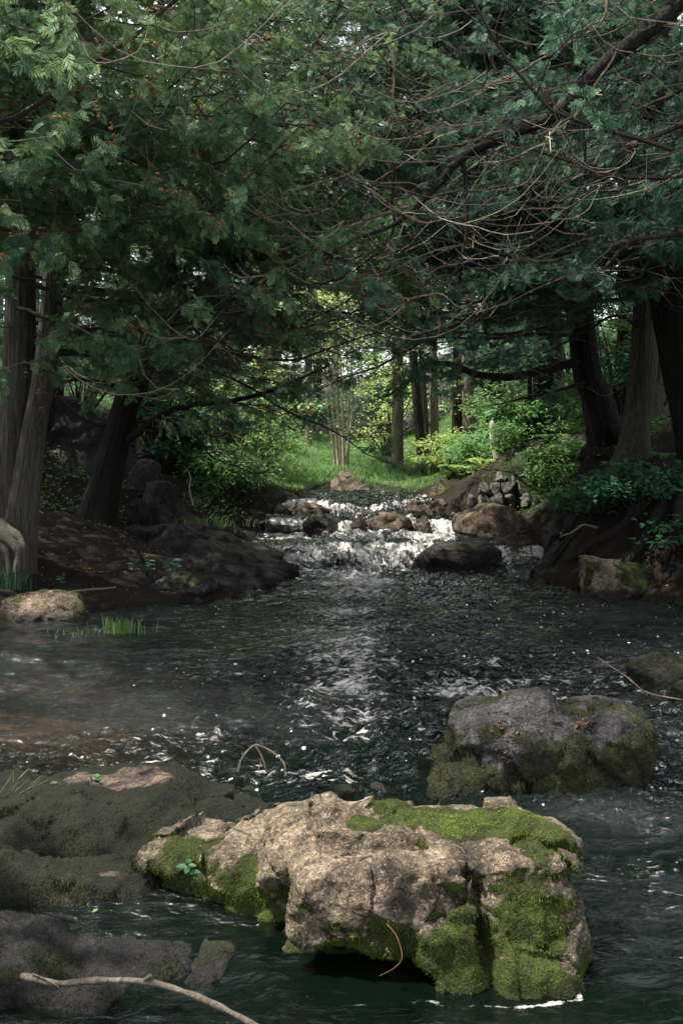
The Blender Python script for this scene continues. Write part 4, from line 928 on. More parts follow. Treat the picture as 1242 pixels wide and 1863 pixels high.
cedar('cedar_tree', 'dark leaning cedar trunk with a long branch curving out over the stream, left bank', [tb], 102, 54, (2.7, 8.0), -5, 42, (2.6, 4.2), cones=.12, arcs=240, bark='bark_dark',
      limbs=[([(232, 800, 12.2), (262, 778, 12.1), (300, 752, 12.0), (350, 738, 11.9), (440, 726, 11.6), (520, 700, 11.3), (600, 664, 11.1)], .055, .012, .35),
             ([(225, 780, 12.3), (180, 772, 12.4), (140, 752, 12.5), (100, 722, 12.6), (40, 700, 12.7)], .045, .02, -1),
             ([(236, 720, 12.2), (200, 700, 12.0), (150, 690, 11.9), (95, 700, 11.8)], .04, .015, .1),
             ([(340, 742, 11.95), (356, 790, 11.7), (384, 830, 11.5), (430, 850, 11.4), (470, 862, 11.3), (500, 850, 11.2)], .016, .005, 0)])
tc1 = ext(np.vstack([gr(1118, 13.9, .30), tpts([(1108, 800, 13.9, .215), (1085, 720, 13.85, .20), (1062, 640, 13.8, .185)])]), 5.5, -.5)
tc2 = ext(np.vstack([gr(1093, 14.2, .2), tpts([(1085, 790, 14.2, .13), (1068, 700, 14.2, .12), (1060, 640, 14.2, .11)])]), 4.0, -.2)
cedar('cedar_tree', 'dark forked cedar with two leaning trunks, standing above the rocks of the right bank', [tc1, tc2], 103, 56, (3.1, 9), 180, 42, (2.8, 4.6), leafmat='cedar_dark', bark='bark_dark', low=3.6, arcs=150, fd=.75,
      limbs=[([(1068, 655, 13.8), (1010, 668, 13.5), (940, 684, 13.2), (870, 682, 13.0), (810, 662, 12.8), (770, 668, 12.6), (735, 700, 12.5), (700, 722, 12.4)], .07, .015, .55),
             ([(1075, 690, 13.8), (1030, 705, 13.3), (970, 722, 13.0), (900, 735, 12.8)], .03, .008, .3)])
td = ext(np.vstack([gr(1150, 12.9, .24), tpts([(1155, 790, 12.9, .17), (1166, 700, 12.9, .165), (1172, 610, 12.9, .16)])]), 5.5, .2)
cedar('cedar_tree', 'upright fluted cedar trunk between the forked trunk and the thick trunk, right bank', [td], 104, 38, (3.4, 9), 190, 45, (2.4, 4.2), leafmat='cedar_dark', bark='bark', low=3.8,
      limbs=[([(1165, 600, 12.9), (1120, 575, 12.3), (1050, 610, 11.9), (980, 645, 11.6), (920, 640, 11.3), (880, 620, 11.1)], .02, .006, .4)])
te = ext(np.vstack([gr(1300, 12.0, .42), tpts([(1285, 780, 12.0, .36), (1262, 680, 12.0, .35), (1240, 560, 12.0, .34), (1222, 430, 12.0, .32)])]), 5.5, -.5)
E0 = at(1240, 860, 11.9)
def groot(rows, ra, rb):
    out_ = []
    for (a, D) in rows:
        p = G(a, D, .02); out_.append(p)
    return (out_, ra, rb)
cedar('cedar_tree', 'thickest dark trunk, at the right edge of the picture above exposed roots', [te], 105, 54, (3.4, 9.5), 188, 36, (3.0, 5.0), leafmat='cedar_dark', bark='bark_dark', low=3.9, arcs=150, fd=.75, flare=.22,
      roots=[groot([(1225, 11.8), (1180, 11.6), (1130, 11.5), (1080, 11.6), (1030, 11.7)], .10, .03), groot([(1230, 11.7), (1195, 11.3), (1150, 11.1), (1100, 11.1)], .09, .025),
             groot([(1240, 11.5), (1230, 11.1), (1205, 10.8)], .10, .04), groot([(1200, 12.2), (1120, 12.3), (1060, 12.2), (1010, 12.3)], .06, .02), groot([(1190, 12.0), (1110, 11.9), (1050, 12.1), (1000, 12.0)], .05, .02)])
tf = np.array([[4.5, 8.2, gz(4.5, 8.2), .30], [4.4, 8.1, 2.5, .24], [4.1, 7.9, 5, .2], [3.9, 7.8, 9, .1]])
ARCS = [([(1106, 0, 7.2), (1101, 30, 7.2), (1071, 60, 7.2), (991, 82, 7.1), (901, 60, 7.0), (821, 0, 7.0)], .011),
        ([(846, 285, 7.6), (848, 400, 7.5), (838, 475, 7.4), (797, 537, 7.3)], .020), ([(797, 535, 7.3), (736, 544, 7.3), (701, 520, 7.3), (672, 480, 7.3)], .007),
        ([(1040, 185, 7.5), (1061, 260, 7.5), (1061, 325, 7.5), (1033, 385, 7.5), (1050, 430, 7.5), (1091, 500, 7.4)], .013),
        ([(716, 90, 7.4), (716, 140, 7.4), (721, 185, 7.4), (771, 178, 7.5), (821, 150, 7.6), (900, 130, 7.6)], .012),
        ([(540, 345, 7.4), (621, 320, 7.4), (671, 290, 7.4), (706, 240, 7.4), (721, 190, 7.4)], .007),
        ([(671, 340, 7.2), (721, 380, 7.2), (776, 405, 7.2), (821, 385, 7.3), (856, 350, 7.4), (901, 280, 7.5)], .0065),
        ([(1071, 45, 6.8), (1121, 90, 6.8), (1196, 102, 6.8), (1262, 90, 6.8)], .0065),
        ([(715, 290, 7.8), (716, 374, 7.8), (707, 437, 7.8), (670, 478, 7.8), (622, 507, 7.8), (567, 518, 7.8), (511, 510, 7.8), (470, 480, 7.8)], .013),
        ([(659, 337, 7.0), (689, 367, 7.0), (722, 385, 7.0), (760, 402, 7.0), (800, 400, 7.1)], .006),
        ([(1030, 205, 7.5), (980, 160, 7.3), (930, 150, 7.2), (850, 160, 7.1), (780, 130, 7.0)], .008),
        ([(930, 245, 7.5), (900, 225, 7.3), (800, 230, 7.2), (745, 250, 7.2), (700, 190, 7.2)], .006),
        ([(1300, 225, 7.8), (1230, 250, 7.8), (1210, 300, 7.8), (1190, 350, 7.8)], .020),
        ([(1120, 95, 7.3), (1060, 190, 7.1), (1000, 250, 7.0), (960, 330, 7.0), (880, 350, 6.9)], .009)]
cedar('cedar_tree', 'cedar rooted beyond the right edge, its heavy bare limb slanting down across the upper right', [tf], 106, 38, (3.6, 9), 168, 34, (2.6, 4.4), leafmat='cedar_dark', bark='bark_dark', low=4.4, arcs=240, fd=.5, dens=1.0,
      limbs=[([(1600, -120, 7.9), (1330, -60, 7.6), (1211, 30, 7.6), (1151, 75, 7.6), (1091, 125, 7.6), (1021, 200, 7.6), (946, 240, 7.6), (861, 275, 7.6), (800, 330, 7.6), (740, 395, 7.6), (660, 430, 7.5)], .085, .014, .12)]
      + [(a, r_, .003, 0.0 if i % 2 else .15) for i, (a, r_) in enumerate(ARCS)])
tg = np.array([[-4.4, 8.0, gz(-4.4, 8.0), .26], [-4.3, 8.0, 2.5, .2], [-4.0, 8.0, 5, .17], [-3.7, 8.0, 9, .08]])
ARL = [([(300, 585, 8.2), (355, 544, 8.2), (411, 537, 8.1), (455, 507, 8.1), (537, 481, 8.0), (580, 440, 8.0)], .006),
       ([(380, 420, 8.4), (422, 437, 8.4), (478, 459, 8.3), (507, 480, 8.3), (541, 470, 8.3), (574, 455, 8.3), (607, 430, 8.3)], .009),
       ([(420, 340, 8.2), (463, 378, 8.2), (507, 404, 8.2), (552, 422, 8.1), (593, 424, 8.1)], .007),
       ([(20, 30, 7.6), (60, 55, 7.6), (110, 85, 7.6), (160, 72, 7.6), (225, 72, 7.6), (290, 30, 7.6)], .0055),
       ([(-20, 690, 8.6), (30, 665, 8.5), (70, 650, 8.4), (100, 625, 8.4), (120, 605, 8.3)], .006),
       ([(410, 160, 8.0), (450, 190, 8.0), (520, 198, 8.0), (570, 210, 8.0), (640, 225, 8.0)], .010),
       ([(180, 190, 8.0), (240, 240, 8.0), (300, 285, 8.0), (345, 293, 8.0), (390, 312, 8.0)], .008),
       ([(385, 300, 8.0), (420, 340, 8.0), (460, 385, 8.0), (520, 415, 8.0), (590, 425, 8.0)], .008),
       ([(130, 590, 8.6), (200, 625, 8.5), (270, 630, 8.4), (350, 590, 8.3), (440, 520, 8.2)], .010)]
cedar('cedar_tree', 'cedar rooted beyond the left edge, its cone bearing sprays filling the upper left', [tg], 107, 66, (3.4, 8.6), 8, 38, (2.6, 4.4), cones=.3, arcs=300, low=3.4, fd=.9, tonec=.10,
      limbs=[(a, r_, .0025, .35) for a, r_ in ARL])
# cedars standing further up the stream
th_ = np.array([[*G(500, 16.5), .2], [G(500, 16.5)[0] + .1, 16.4, 3.5, .15], [G(500, 16.5)[0] + .5, 16.2, 6, .13], [G(500, 16.5)[0] + .7, 16, 11, .05]])
for nm, lab, px, D, s_, a_, lf, fd_, top in (('cedar_tree', 'cedar upstream behind the leaning trunk, hidden in its own green branches', 285, 16.5, 108, -10, 'cedar_leaf', .85, 9.5),
                                   ('cedar_tree', 'cedar upstream on the right, dark branches hanging left of the forked trunk', 985, 17.5, 109, 185, 'cedar_dark', .9, 10.5),
                                   ('cedar_tree', 'cedar upstream on the right bank, nearer the stream, with hanging green branches over the falls', 900, 20.5, 110, 190, 'cedar_leaf', .9, 11),
                                   ('cedar_tree', 'far left cedar in the shade behind the twin trunks', 90, 14.5, 111, 20, 'cedar_dark', .9, 9)):
    g0 = G(px, D); T = np.array([[*g0, .19], [g0[0] + .05, D, g0[2] + 2.5, .15], [g0[0], D, g0[2] + 5, .12], [g0[0] + .1, D, top, .04]])
    cedar(nm, lab, [T], s_, 34, (3.6 if D > 15 else 2.6, top - .5), a_, 55, (2.2, 4.0), leafmat=lf, bark='bark_dark', low=3.9, fd=fd_, tonec=.03)

# ---------------------------------------------------------------- broad leaved plants
LEAF = np.array([(0, 0, 0), (.35, -.27, .07), (.75, -.2, .03), (1, 0, -.12), (.75, .2, .03), (.35, .27, .07)], float)
LEAFF = np.array([(0, 1, 2, 3), (0, 3, 4, 5)])
KITE = np.array([(0, 0, 0), (.5, -.3, .06), (1, 0, -.1), (.5, .3, .06)], float); KITEF = np.array([(0, 1, 2, 3)])

def leaves(buf, r, p, size, flat=.6, tone=.5, tpl=0, out_=None):
    n = len(p)
    d = r.normal(size=(n, 3)) * np.array([1, 1, 1 - flat]) + np.array([0, 0, -.15])
    if out_ is not None: d = d + out_
    up = r.normal(size=(n, 3)) * (1 - flat) + np.array([0, -.15, 1.])
    tn = np.clip(tone + r.normal(size=n) * .16, 0, 1)
    instance(buf, *( (LEAF, LEAFF) if tpl else (KITE, KITEF)), p, d, up, size * r.uniform(.6, 1.25, n), tn)

def shrub(name, label, base, h, rad, nl, size, leafmat, seed, stems=6, cat='shrub', tone=.5, clumps=14, flat=.65, tpl=1, stemmat='twig_dark', squash=.35, group=None):
    r = np.random.default_rng(seed); root = thing(name, base, label, cat, group)
    st = Buf(); fb = Buf(); base = np.array(base); tips = []
    for q in range(clumps):
        a = r.uniform(0, 6.283); rr = rad * math.sqrt(r.random()); zz = h * (.25 + .75 * r.random() ** .8) * (1 - .35 * rr / rad)
        tips.append(base + np.array([rr * math.cos(a), rr * math.sin(a), zz]))
    tips = [t_ for t_ in tips if t_[2] < 3 or sungap(t_[None])[0] > .5] or tips[:3]
    for q, tpt in enumerate(tips):
        b0 = base + np.array([*(r.normal(size=2) * .06 * rad), -.05]); mid = (b0 + tpt) / 2 + np.array([*(r.normal(size=2) * .08), .12 * h])
        if q < stems * 3: tube(st, crom([b0, mid, tpt], 7), np.linspace(.006 + .008 * h, .003, 7), 4, r.uniform(.2, .8))
    per = nl // clumps
    for tpt in tips:
        cr_ = rad * r.uniform(.28, .5)
        p = tpt + r.normal(size=(per, 3)) * np.array([cr_ * .6, cr_ * .6, cr_ * squash * .6])
        p[:, 2] = np.maximum(p[:, 2], base[2] + .03)
        leaves(fb, r, p, size, flat, tone + r.normal() * .1, tpl, (p - tpt) / cr_ * .8)
    st.build('stems', M[stemmat], root); fb.build('foliage', M[leafmat], root)
    return root

def fern(label, base, n, L, seed, mt='broad_leaf', tone=.6, group=None):
    r = np.random.default_rng(seed); root = thing('fern', base, label, 'fern', group); b = Buf(); base = np.array(base)
    for q in range(n):
        a = r.uniform(0, 6.28); l = L * r.uniform(.7, 1.1); t = np.linspace(.08, 1, 15)
        d = np.array([math.cos(a), math.sin(a), 0]); P = base + np.outer(t * l * .8, d) + np.outer(l * (.95 * t - .75 * t ** 2), [0, 0, 1])
        s = np.array([-d[1], d[0], 0])
        for sg in (-1, 1):
            w_ = l * .30 * np.sin(np.pi * (t * .85 + .12)); dirs = sg * s + d * .45 + np.array([0, 0, -.15])
            instance(b, KITE * np.array([1, .5, 1]), KITEF, P, np.tile(dirs, (15, 1)), np.tile([0, 0, 1.], (15, 1)), w_, np.clip(tone + r.normal(size=15) * .1, 0, 1))
    b.build('frond', M[mt], root); return root

def blades(buf, r, p, h, w_, tone, lean=.35, dirb=None):
    n = len(p); a = r.uniform(0, 6.283, n); l = np.stack([np.cos(a), np.sin(a), a * 0], -1) * lean * r.uniform(.3, 1.4, n)[:, None]
    if dirb is not None: l = l + dirb
    s = np.stack([-np.sin(a), np.cos(a), a * 0], -1) * (w_ * r.uniform(.6, 1.2, n))[:, None]
    H = (h * r.uniform(.5, 1.2, n))[:, None]; up = np.array([0, 0, 1.])
    V = np.stack([p - s, p + s, p + s * .7 + (up * .6 + l * .3) * H, p - s * .7 + (up * .6 + l * .3) * H, p + (up + l) * H], 1)
    k = np.arange(n)[:, None] * 5
    buf.add(V.reshape(-1, 3), k + [0, 1, 2, 3], np.repeat(np.clip(tone + r.normal(size=n) * .15, 0, 1), 5)); 
    buf.f3.append(k + [3, 2, 4] + buf.n - n * 5)

def gzv(x, y): return ground_h(x, y)[0]

# grass of the clearing
r = np.random.default_rng(3); n = 70000
gx = r.uniform(-4.5, 5.5, n * 2); gy = 17 + 11 * r.random(n * 2) ** 1.25
hh, dd = ground_h(gx, gy); ok = (dd > .05) & (np.abs(gx - .3) < 1.5 + (gy - 17) * .45)
gx, gy, hh = gx[ok][:n], gy[ok][:n], hh[ok][:n]
b = Buf(); blades(b, r, np.stack([gx, gy, hh - .01], -1), .06 + .11 * sstep(gy, 18.4, 20), .006, .45 + .5 * fbm(np.stack([gx, gy, gx * 0], -1) * .9, 5, 3) + .25 * np.exp(-((gy - 18.3) / 1.2) ** 2), .5)
o = b.build('grass', M['grass'], None); tag(o, 'bright green grass covering the clearing above the falls', 'grass', kind='stuff')

# low green plants on the shaded floors of both banks
n = 16000; gx = r.uniform(-7, 8, n); gy = r.uniform(11.5, 30, n); hh, dd = ground_h(gx, gy)
ok = (dd > .35) & (fbm(np.stack([gx, gy, gx * 0], -1) * 1.0, 8, 3) > -.05) & ((gx > 2) | (gx < -1.2) | ((gy > 19) & (r.random(n) < .45))) ; gx, gy, hh = gx[ok], gy[ok], hh[ok]
b = Buf(); pp = np.repeat(np.stack([gx, gy, hh], -1), 5, 0); pp = pp + r.normal(size=pp.shape) * np.array([.08, .08, .04]) + [0, 0, .09]
leaves(b, r, pp, .06, .6, .5, 0); o = b.build('undergrowth', M['broad_leaf'], None); tag(o, 'low leafy undergrowth on the banks beyond the pool', 'undergrowth', kind='stuff')

# brown fallen leaves and needles
n = 15000; gx = r.uniform(-6, 5.2, n); gy = r.uniform(9.3, 15.5, n); hh, dd = ground_h(gx, gy)
ok = (dd > .12) & (r.random(n) < (.35 + .9 * sstep(fbm(np.stack([gx, gy, gx * 0], -1) * 1.5, 9, 3), -.1, .3))); gx, gy, hh = gx[ok], gy[ok], hh[ok]
b = Buf(); leaves(b, r, np.stack([gx, gy, hh + .012], -1), .045, .8, .4 + .5 * (r.random(len(gx)) ** 3), 0); o = b.build('leaf_litter', M['litter'], None); tag(o, 'brown fallen leaves scattered over both banks', 'leaf litter', kind='stuff')

# shrubs: label, px, D, height, radius, leaves, size, material, tone
SH = [('low leafy patch on the right bank directly behind the stacked stones', 975, 16.3, .5, .7, 1800, .08, 'broad_leaf', .7),
      ('green plants spilling down beside the right end of the stacked stones', 1035, 14.3, .35, .5, 900, .075, 'broad_leaf', .65),
      ('small plants growing between the roots right of the very large smooth boulder', 1075, 12.2, .3, .4, 600, .075, 'shade_leaf', .7),
('dense light green shrub at the left end of the falls', 455, 16.6, 1.15, .8, 2600, .085, 'broad_leaf', .62),
      ('leafy shrub hanging over the dark boulders left of the falls', 410, 15.2, .95, .7, 2400, .08, 'broad_leaf', .5),
      ('tall green thicket right of the leaning trunk', 335, 16.6, 2.3, 1.0, 3600, .10, 'broad_leaf', .45),
      ('big leaved dark green bush directly beside the leaning trunk', 300, 15.2, 1.5, .6, 1300, .13, 'shade_leaf', .45),
      ('tall pale green sapling thicket behind the left shrubs', 420, 19.5, 3.0, 1.3, 4200, .10, 'yellow_leaf', .25),
      ('low bright bush on the bank at the left of the clearing', 490, 18.6, .8, .7, 1800, .07, 'yellow_leaf', .3),
      ('shrub far left in the shade behind the trunks', 150, 17.0, 2.3, 1.3, 2600, .10, 'shade_leaf', .4),
      ('leafy sapling filling the gap between the leaning trunk and the thicket', 255, 18.5, 3.4, 1.2, 3600, .10, 'broad_leaf', .55),
      ('round bright green bush above the stacked stones', 940, 18.0, 1.5, .75, 2600, .10, 'broad_leaf', .75),
      ('large leaved bush left of the forked trunk', 1010, 17.0, 1.7, .85, 2600, .11, 'broad_leaf', .6),
      ('low plant cluster at the foot of the forked trunk', 1030, 14.8, .5, .5, 900, .08, 'broad_leaf', .6),
      ('bright small bush over the rocks at the head of the falls, right side', 815, 18.2, .85, .6, 1900, .075, 'yellow_leaf', .25),
      ('green bush on the outcrop behind the very large smooth boulder', 875, 17.0, .55, .55, 1500, .075, 'broad_leaf', .75),
      ('trailing light green plant hanging over the roots of the right bank', 1060, 13.0, .45, .45, 650, .10, 'broad_leaf', .8),
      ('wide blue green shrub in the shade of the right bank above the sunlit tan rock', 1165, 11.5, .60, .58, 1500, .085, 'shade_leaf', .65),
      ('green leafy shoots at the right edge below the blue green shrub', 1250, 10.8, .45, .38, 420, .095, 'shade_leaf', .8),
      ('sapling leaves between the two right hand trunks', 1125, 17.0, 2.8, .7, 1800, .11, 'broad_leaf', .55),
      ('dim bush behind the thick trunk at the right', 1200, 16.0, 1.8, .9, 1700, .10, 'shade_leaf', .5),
      ('tall leafy thicket deep behind the forked trunk', 1040, 22, 3.2, 1.3, 3400, .11, 'broad_leaf', .55),
      ('yellow green sapling crown right of the pale multi-stemmed tree', 705, 22.5, 2.4, .9, 1200, .09, 'yellow_leaf', .6),
      ('leafy thicket behind the broken stump', 915, 24.5, 3.0, 1.5, 3600, .11, 'broad_leaf', .6),
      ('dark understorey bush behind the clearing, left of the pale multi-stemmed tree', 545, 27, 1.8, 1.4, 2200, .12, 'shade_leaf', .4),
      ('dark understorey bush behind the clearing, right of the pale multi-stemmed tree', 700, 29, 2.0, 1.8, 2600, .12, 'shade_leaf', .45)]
for i, (lab, px, D, h, rd, nl, sz, mt_, tn) in enumerate(SH):
    shrub('shrub', lab, G(px, D), h, rd, nl, sz, mt_, 500 + i, tone=tn, clumps=int(10 + 10 * rd), tpl=1 if D < 17 else 0)
for i, (px, D, L, lab) in enumerate([(880, 16.2, .5, 'pale yellow green fern by the broken stump'), (855, 16.6, .45, 'fern left of the broken stump, above the outcrop'), (920, 16.2, .45, 'fern growing just above the stacked stones'),
                                     (1010, 15.4, .4, 'fern right of the stacked stones'), (1200, 12.9, .45, 'fern between the right hand trunks and the thick trunk'), (830, 17.2, .5, 'fern on the slope left of the outcrop')]):
    fern(lab, G(px, D, .02), 11, L, 700 + i, 'yellow_leaf' if i in (0, 1) else 'broad_leaf', .35 if i < 2 else .7)

# ---------------------------------------------------------------- forest beyond
def forest_tree(name, label, x, y, h, r0, crown0, crad, nl, size, leafmat, seed, bark='bark_dark', lean=0., tone=.45, group=None, branches=8, open_=0):
    r = np.random.default_rng(seed); z0 = gz(x, y); root = thing(name, (x, y, z0), label, 'tree', group)
    T = np.array([[x, y, z0 - .1, r0 * 1.25], [x + lean * .3 + r.normal() * .05, y, z0 + h * .35, r0], [x + lean * .7, y, z0 + h * .7, r0 * .7], [x + lean, y, z0 + h, r0 * .2]])
    b = Buf(); trunk_mesh(b, T, seed, n=36, k=18, flare=.35, ridge=.05); b.build('trunk', M[bark], root, True)
    br = Buf(); fb = Buf(); Q = crom(T, 30)
    m = int(16 + crad * 8)
    tips = []
    for q in range(m):
        zz = z0 + crown0 + (h - crown0) * (q + r.random()) / m; p0 = along(Q, zz)[:3]; a = r.uniform(0, 6.28)
        l = crad * r.uniform(.5, 1.1) * (1 - .55 * ((zz - z0 - crown0) / (h - crown0 + .01)) ** 2)
        c_ = p0 + np.array([math.cos(a) * l, math.sin(a) * l, l * r.uniform(-.05, .35)]); tips.append((c_, l))
        if q < branches * 3: tube(br, crom([p0, (p0 + c_) / 2 + [0, 0, -.05 * l], c_], 6), np.linspace(r0 * .22, .006, 6), 4, r.uniform(.1, .5))
    per = nl // m
    for c_, l in tips:
        p = c_ + r.normal(size=(per, 3)) * np.array([.38, .38, .20]) * (.5 + .45 * l)
        p = p[r.random(len(p)) < sungap(p)]
        if len(p): leaves(fb, r, p, size, .55, tone + r.normal() * .12, 0)
    br.build('branches', M['twig_dark'], root); fb.build('crown', M[leafmat], root)
    return root

# the pale multi-stemmed tree in the middle of the clearing
pb = G(622, 20.3); root = thing('clump_tree', pb, 'pale multi-stemmed tree standing in the middle of the grassy clearing', 'tree')
r = np.random.default_rng(44); br = Buf(); fb = Buf()
for (x0, x1, yb, yt, rr) in ((612, 596, 858, 740, .045), (617, 604, 860, 735, .035), (621, 612, 862, 725, .05), (626, 622, 862, 730, .045), (632, 640, 860, 735, .040), (628, 634, 861, 745, .03)):
    P0 = pb + np.array([(x0 - 622) / F * 20.3, r.normal() * .06, -.05]); P1 = at(x1, yt, 20.3 + r.normal() * .2)
    P2 = P1 + (P1 - P0) * np.array([1.2, 1.2, 1.6]) + r.normal(size=3) * .15
    rr *= .72; b = Buf(); trunk_mesh(b, np.array([[*P0, rr * 1.2], [*((P0 + P1) / 2 + r.normal(size=3) * .02), rr], [*P1, rr * .85], [*P2, .012]]), int(x0), n=26, k=12, flare=.2, ridge=.03); b.build('stem', M['bark_pale'], root, True)
    for q in range(7):
        t = r.uniform(.35, 1); p = P1 * (1 - t) + P2 * t; a = r.uniform(0, 6.28); l = r.uniform(.4, 1.1); e = p + np.array([math.cos(a) * l, math.sin(a) * l, l * r.uniform(.15, .5)])
        tube(br, crom([p, (p + e) / 2, e], 5), np.linspace(.012, .004, 5), 4, .6); leaves(fb, r, e + r.normal(size=(120, 3)) * [.42, .42, .22], .085, .6, .45, 0)
br.build('branches', M['twig'], root); fb.build('crown', M['yellow_leaf'], root)

FT = [ # label, px, D, height, radius, crown start, crown radius, leaves, size, leaf, bark, lean
 ('straight grey trunk right of the pale multi-stemmed tree, leaves starting low on it', 722, 20.6, 7.5, .105, 1.1, 1.3, 1800, .09, 'yellow_leaf', 'bark_grey', -.1, .5),
 ('dark leaning trunk, left one of the pair at the right end of the clearing', 771, 18.9, 8, .075, 3.0, 1.5, 1800, .09, 'broad_leaf', 'bark_dark', -.7, .5),
 ('thin dark trunk just behind the leaning trunk at the right end of the clearing', 778, 20.2, 8, .06, 3.0, 1.3, 1500, .09, 'broad_leaf', 'bark', -.4, .5),
 ('straight brown trunk right of the dark leaning trunk at the right end of the clearing', 790, 19.0, 9, .075, 3.2, 1.4, 1800, .09, 'broad_leaf', 'bark_grey', -.05, .5),
 ('dark trunk left of the thick pale brown trunk, right of the clearing', 836, 21.0, 9, .13, 3.0, 1.6, 2200, .10, 'broad_leaf', 'bark_dark', -.2, .4),
 ('thick pale brown trunk standing above the bushes right of the clearing', 856, 20.0, 9, .125, 3.2, 1.7, 2400, .10, 'broad_leaf', 'bark_grey', -.15, .45),
 ('short dark trunk right of the broken stump', 924, 22.5, 9, .09, 3.2, 1.6, 2200, .10, 'broad_leaf', 'bark', .0, .5),
 ('slender black sapling trunk above the stacked stones', 963, 16.8, 6, .035, 2.6, .9, 900, .09, 'broad_leaf', 'bark_dark', -.15, .6),
 ('dark trunk seen through the leaves between bush and forked trunk', 1012, 20, 8.5, .12, 3.0, 1.6, 2000, .10, 'broad_leaf', 'bark_dark', .1, .4),
 ('dark trunk seen in the gap right of the forked trunk', 1135, 17.5, 8, .10, 3.4, 1.4, 1600, .10, 'shade_leaf', 'bark_dark', -.1, .5),
 ('pale grey trunk behind the upright fluted trunk', 1192, 16.0, 8, .15, 3.4, 1.4, 1500, .10, 'shade_leaf', 'bark_grey', -.1, .5),
 ('thin grey trunk behind the shrubs left of the clearing', 562, 25, 9, .07, 2.6, 1.7, 2600, .11, 'yellow_leaf', 'bark_grey', .1, .5),
 ('thin crooked trunk in the bright leaves left of the clearing', 470, 22, 8, .06, 1.6, 1.9, 3600, .10, 'yellow_leaf', 'bark', .3, .4),
 ('leafy tree rising behind the thicket on the left', 380, 23, 9, .09, 1.4, 2.0, 4200, .11, 'broad_leaf', 'bark_dark', .2, .6),
 ('sunlit yellow green tree showing through the middle of the canopy', 610, 30, 9.6, .11, 2.8, 2.2, 4600, .12, 'yellow_leaf', 'bark_grey', 0, .7),
 ('sunlit leafy tree showing through the canopy right of the middle', 750, 32, 9.2, .11, 2.8, 2.2, 4200, .12, 'yellow_leaf', 'bark', 0, .4),
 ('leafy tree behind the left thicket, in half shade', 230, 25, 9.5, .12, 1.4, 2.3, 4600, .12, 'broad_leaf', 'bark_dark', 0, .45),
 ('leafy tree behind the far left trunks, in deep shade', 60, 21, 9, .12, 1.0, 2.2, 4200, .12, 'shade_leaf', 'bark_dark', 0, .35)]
for i, (lab, px, D, h, r0, c0, cr_, nl, sz, lf, bk, ln, tn) in enumerate(FT):
    forest_tree('leafy_tree' if cr_ > 1.0 else 'sapling', lab, (px - 621) / F * D, D, h, r0, c0, cr_, nl, sz, lf, 800 + i, bk, ln, tn)
r = np.random.default_rng(91); q = 0
for D in (27, 33, 40, 48, 58):
    nn = 7 if D < 40 else 8
    for k in range(nn):
        x = (-.52 + 1.04 * (k + .5) / nn) * D + r.normal() * .6
        if D < 30 and abs(x - .8) < 3.0: continue
        forest_tree('forest_tree', 'tree with a thin dark trunk in the wood far beyond the clearing', x, D + r.normal() * 1.3, r.uniform(8.5, 10.5) * (1.0 if abs(x) < .16 * D else 1.35), r.uniform(.08, .15), r.uniform(.8, 2.2), r.uniform(2.2, 3.0), 3000, .11 + D * .0028,
                    'broad_leaf' if r.random() < .55 else 'shade_leaf', 900 + q, 'bark_dark', r.normal() * .3, .45, 'trees of the wood far beyond the clearing'); q += 1

# cedars added beside and behind the viewpoint to keep light off the banks
for i, (x, y, h) in enumerate([(-5.6, 2.2, 8.0), (5.8, 3.4, 8.5), (-4.2, -4.2, 9), (4.0, -4.6, 9), (0, -8.5, 9), (-7.5, 5.8, 8), (7.2, 7.0, 9), (-7.8, 10.5, 9.5), (-8.0, 14.5, 10), (-11, 19, 11), (8.2, 12, 10), (9, 17, 11), (-5.6, 13.6, 9), (6.6, 14.5, 10)]):
    forest_tree('shade_tree', 'dark tree added beside and behind the pool to shade the banks', x, y, h, .16, .9 if y > 9 else 1.6, 2.2, 5200, .15, 'cedar_dark', 1200 + i, 'bark_dark', 0, .4, 'dark trees added round the pool to shade the banks')
# broken stump, fallen wood, sticks
p = G(908, 16.6); s = thing('broken_stump', p, 'pale broken stump leaning left above the outcrop on the right bank', 'stump')
b = Buf(); trunk_mesh(b, np.array([[*p, .085], [*at(900, 805, 16.6), .075], [*at(896, 775, 16.6), .06], [*at(894, 764, 16.6), .012]]), 3, n=30, k=20, flare=.2, ridge=.10); b.build('trunk', M['bark_pale'], s, True)
def stick(name, label, rows, ra, rb, mt_='wood_tan', side=(), k=8, cat='stick', n=30):
    Q = crom([at(*w_) for w_ in rows], n); ln_ = np.linspace(0, 1, n)
    b = Buf(); tube(b, Q, (ra + (rb - ra) * ln_) * (1 + .12 * np.sin(ln_ * 31) + .1 * np.sin(ln_ * 73)), k, .8, True)
    for rw, a1, b1 in side: tube(b, crom([at(*w_) for w_ in rw], 10), np.linspace(a1, b1, 10), 5, .8, True)
    return tag(b.build(name, M[mt_], None, True), label, cat)
stick('fallen_branch', 'grey bent stick lying across the wet rocks at the bottom left', [(40, 1776, 2.93), (105, 1789, 2.90), (180, 1784, 2.86), (262, 1786, 2.82), (330, 1803, 2.78), (400, 1832, 2.74), (475, 1872, 2.70), (520, 1900, 2.68)], .010, .0085, 'bark_grey',
      side=[([(262, 1786, 2.82), (272, 1777, 2.81), (276, 1774, 2.81)], .0085, .006), ([(60, 1772, 2.92), (85, 1782, 2.9), (108, 1796, 2.88)], .003, .002)], n=60)
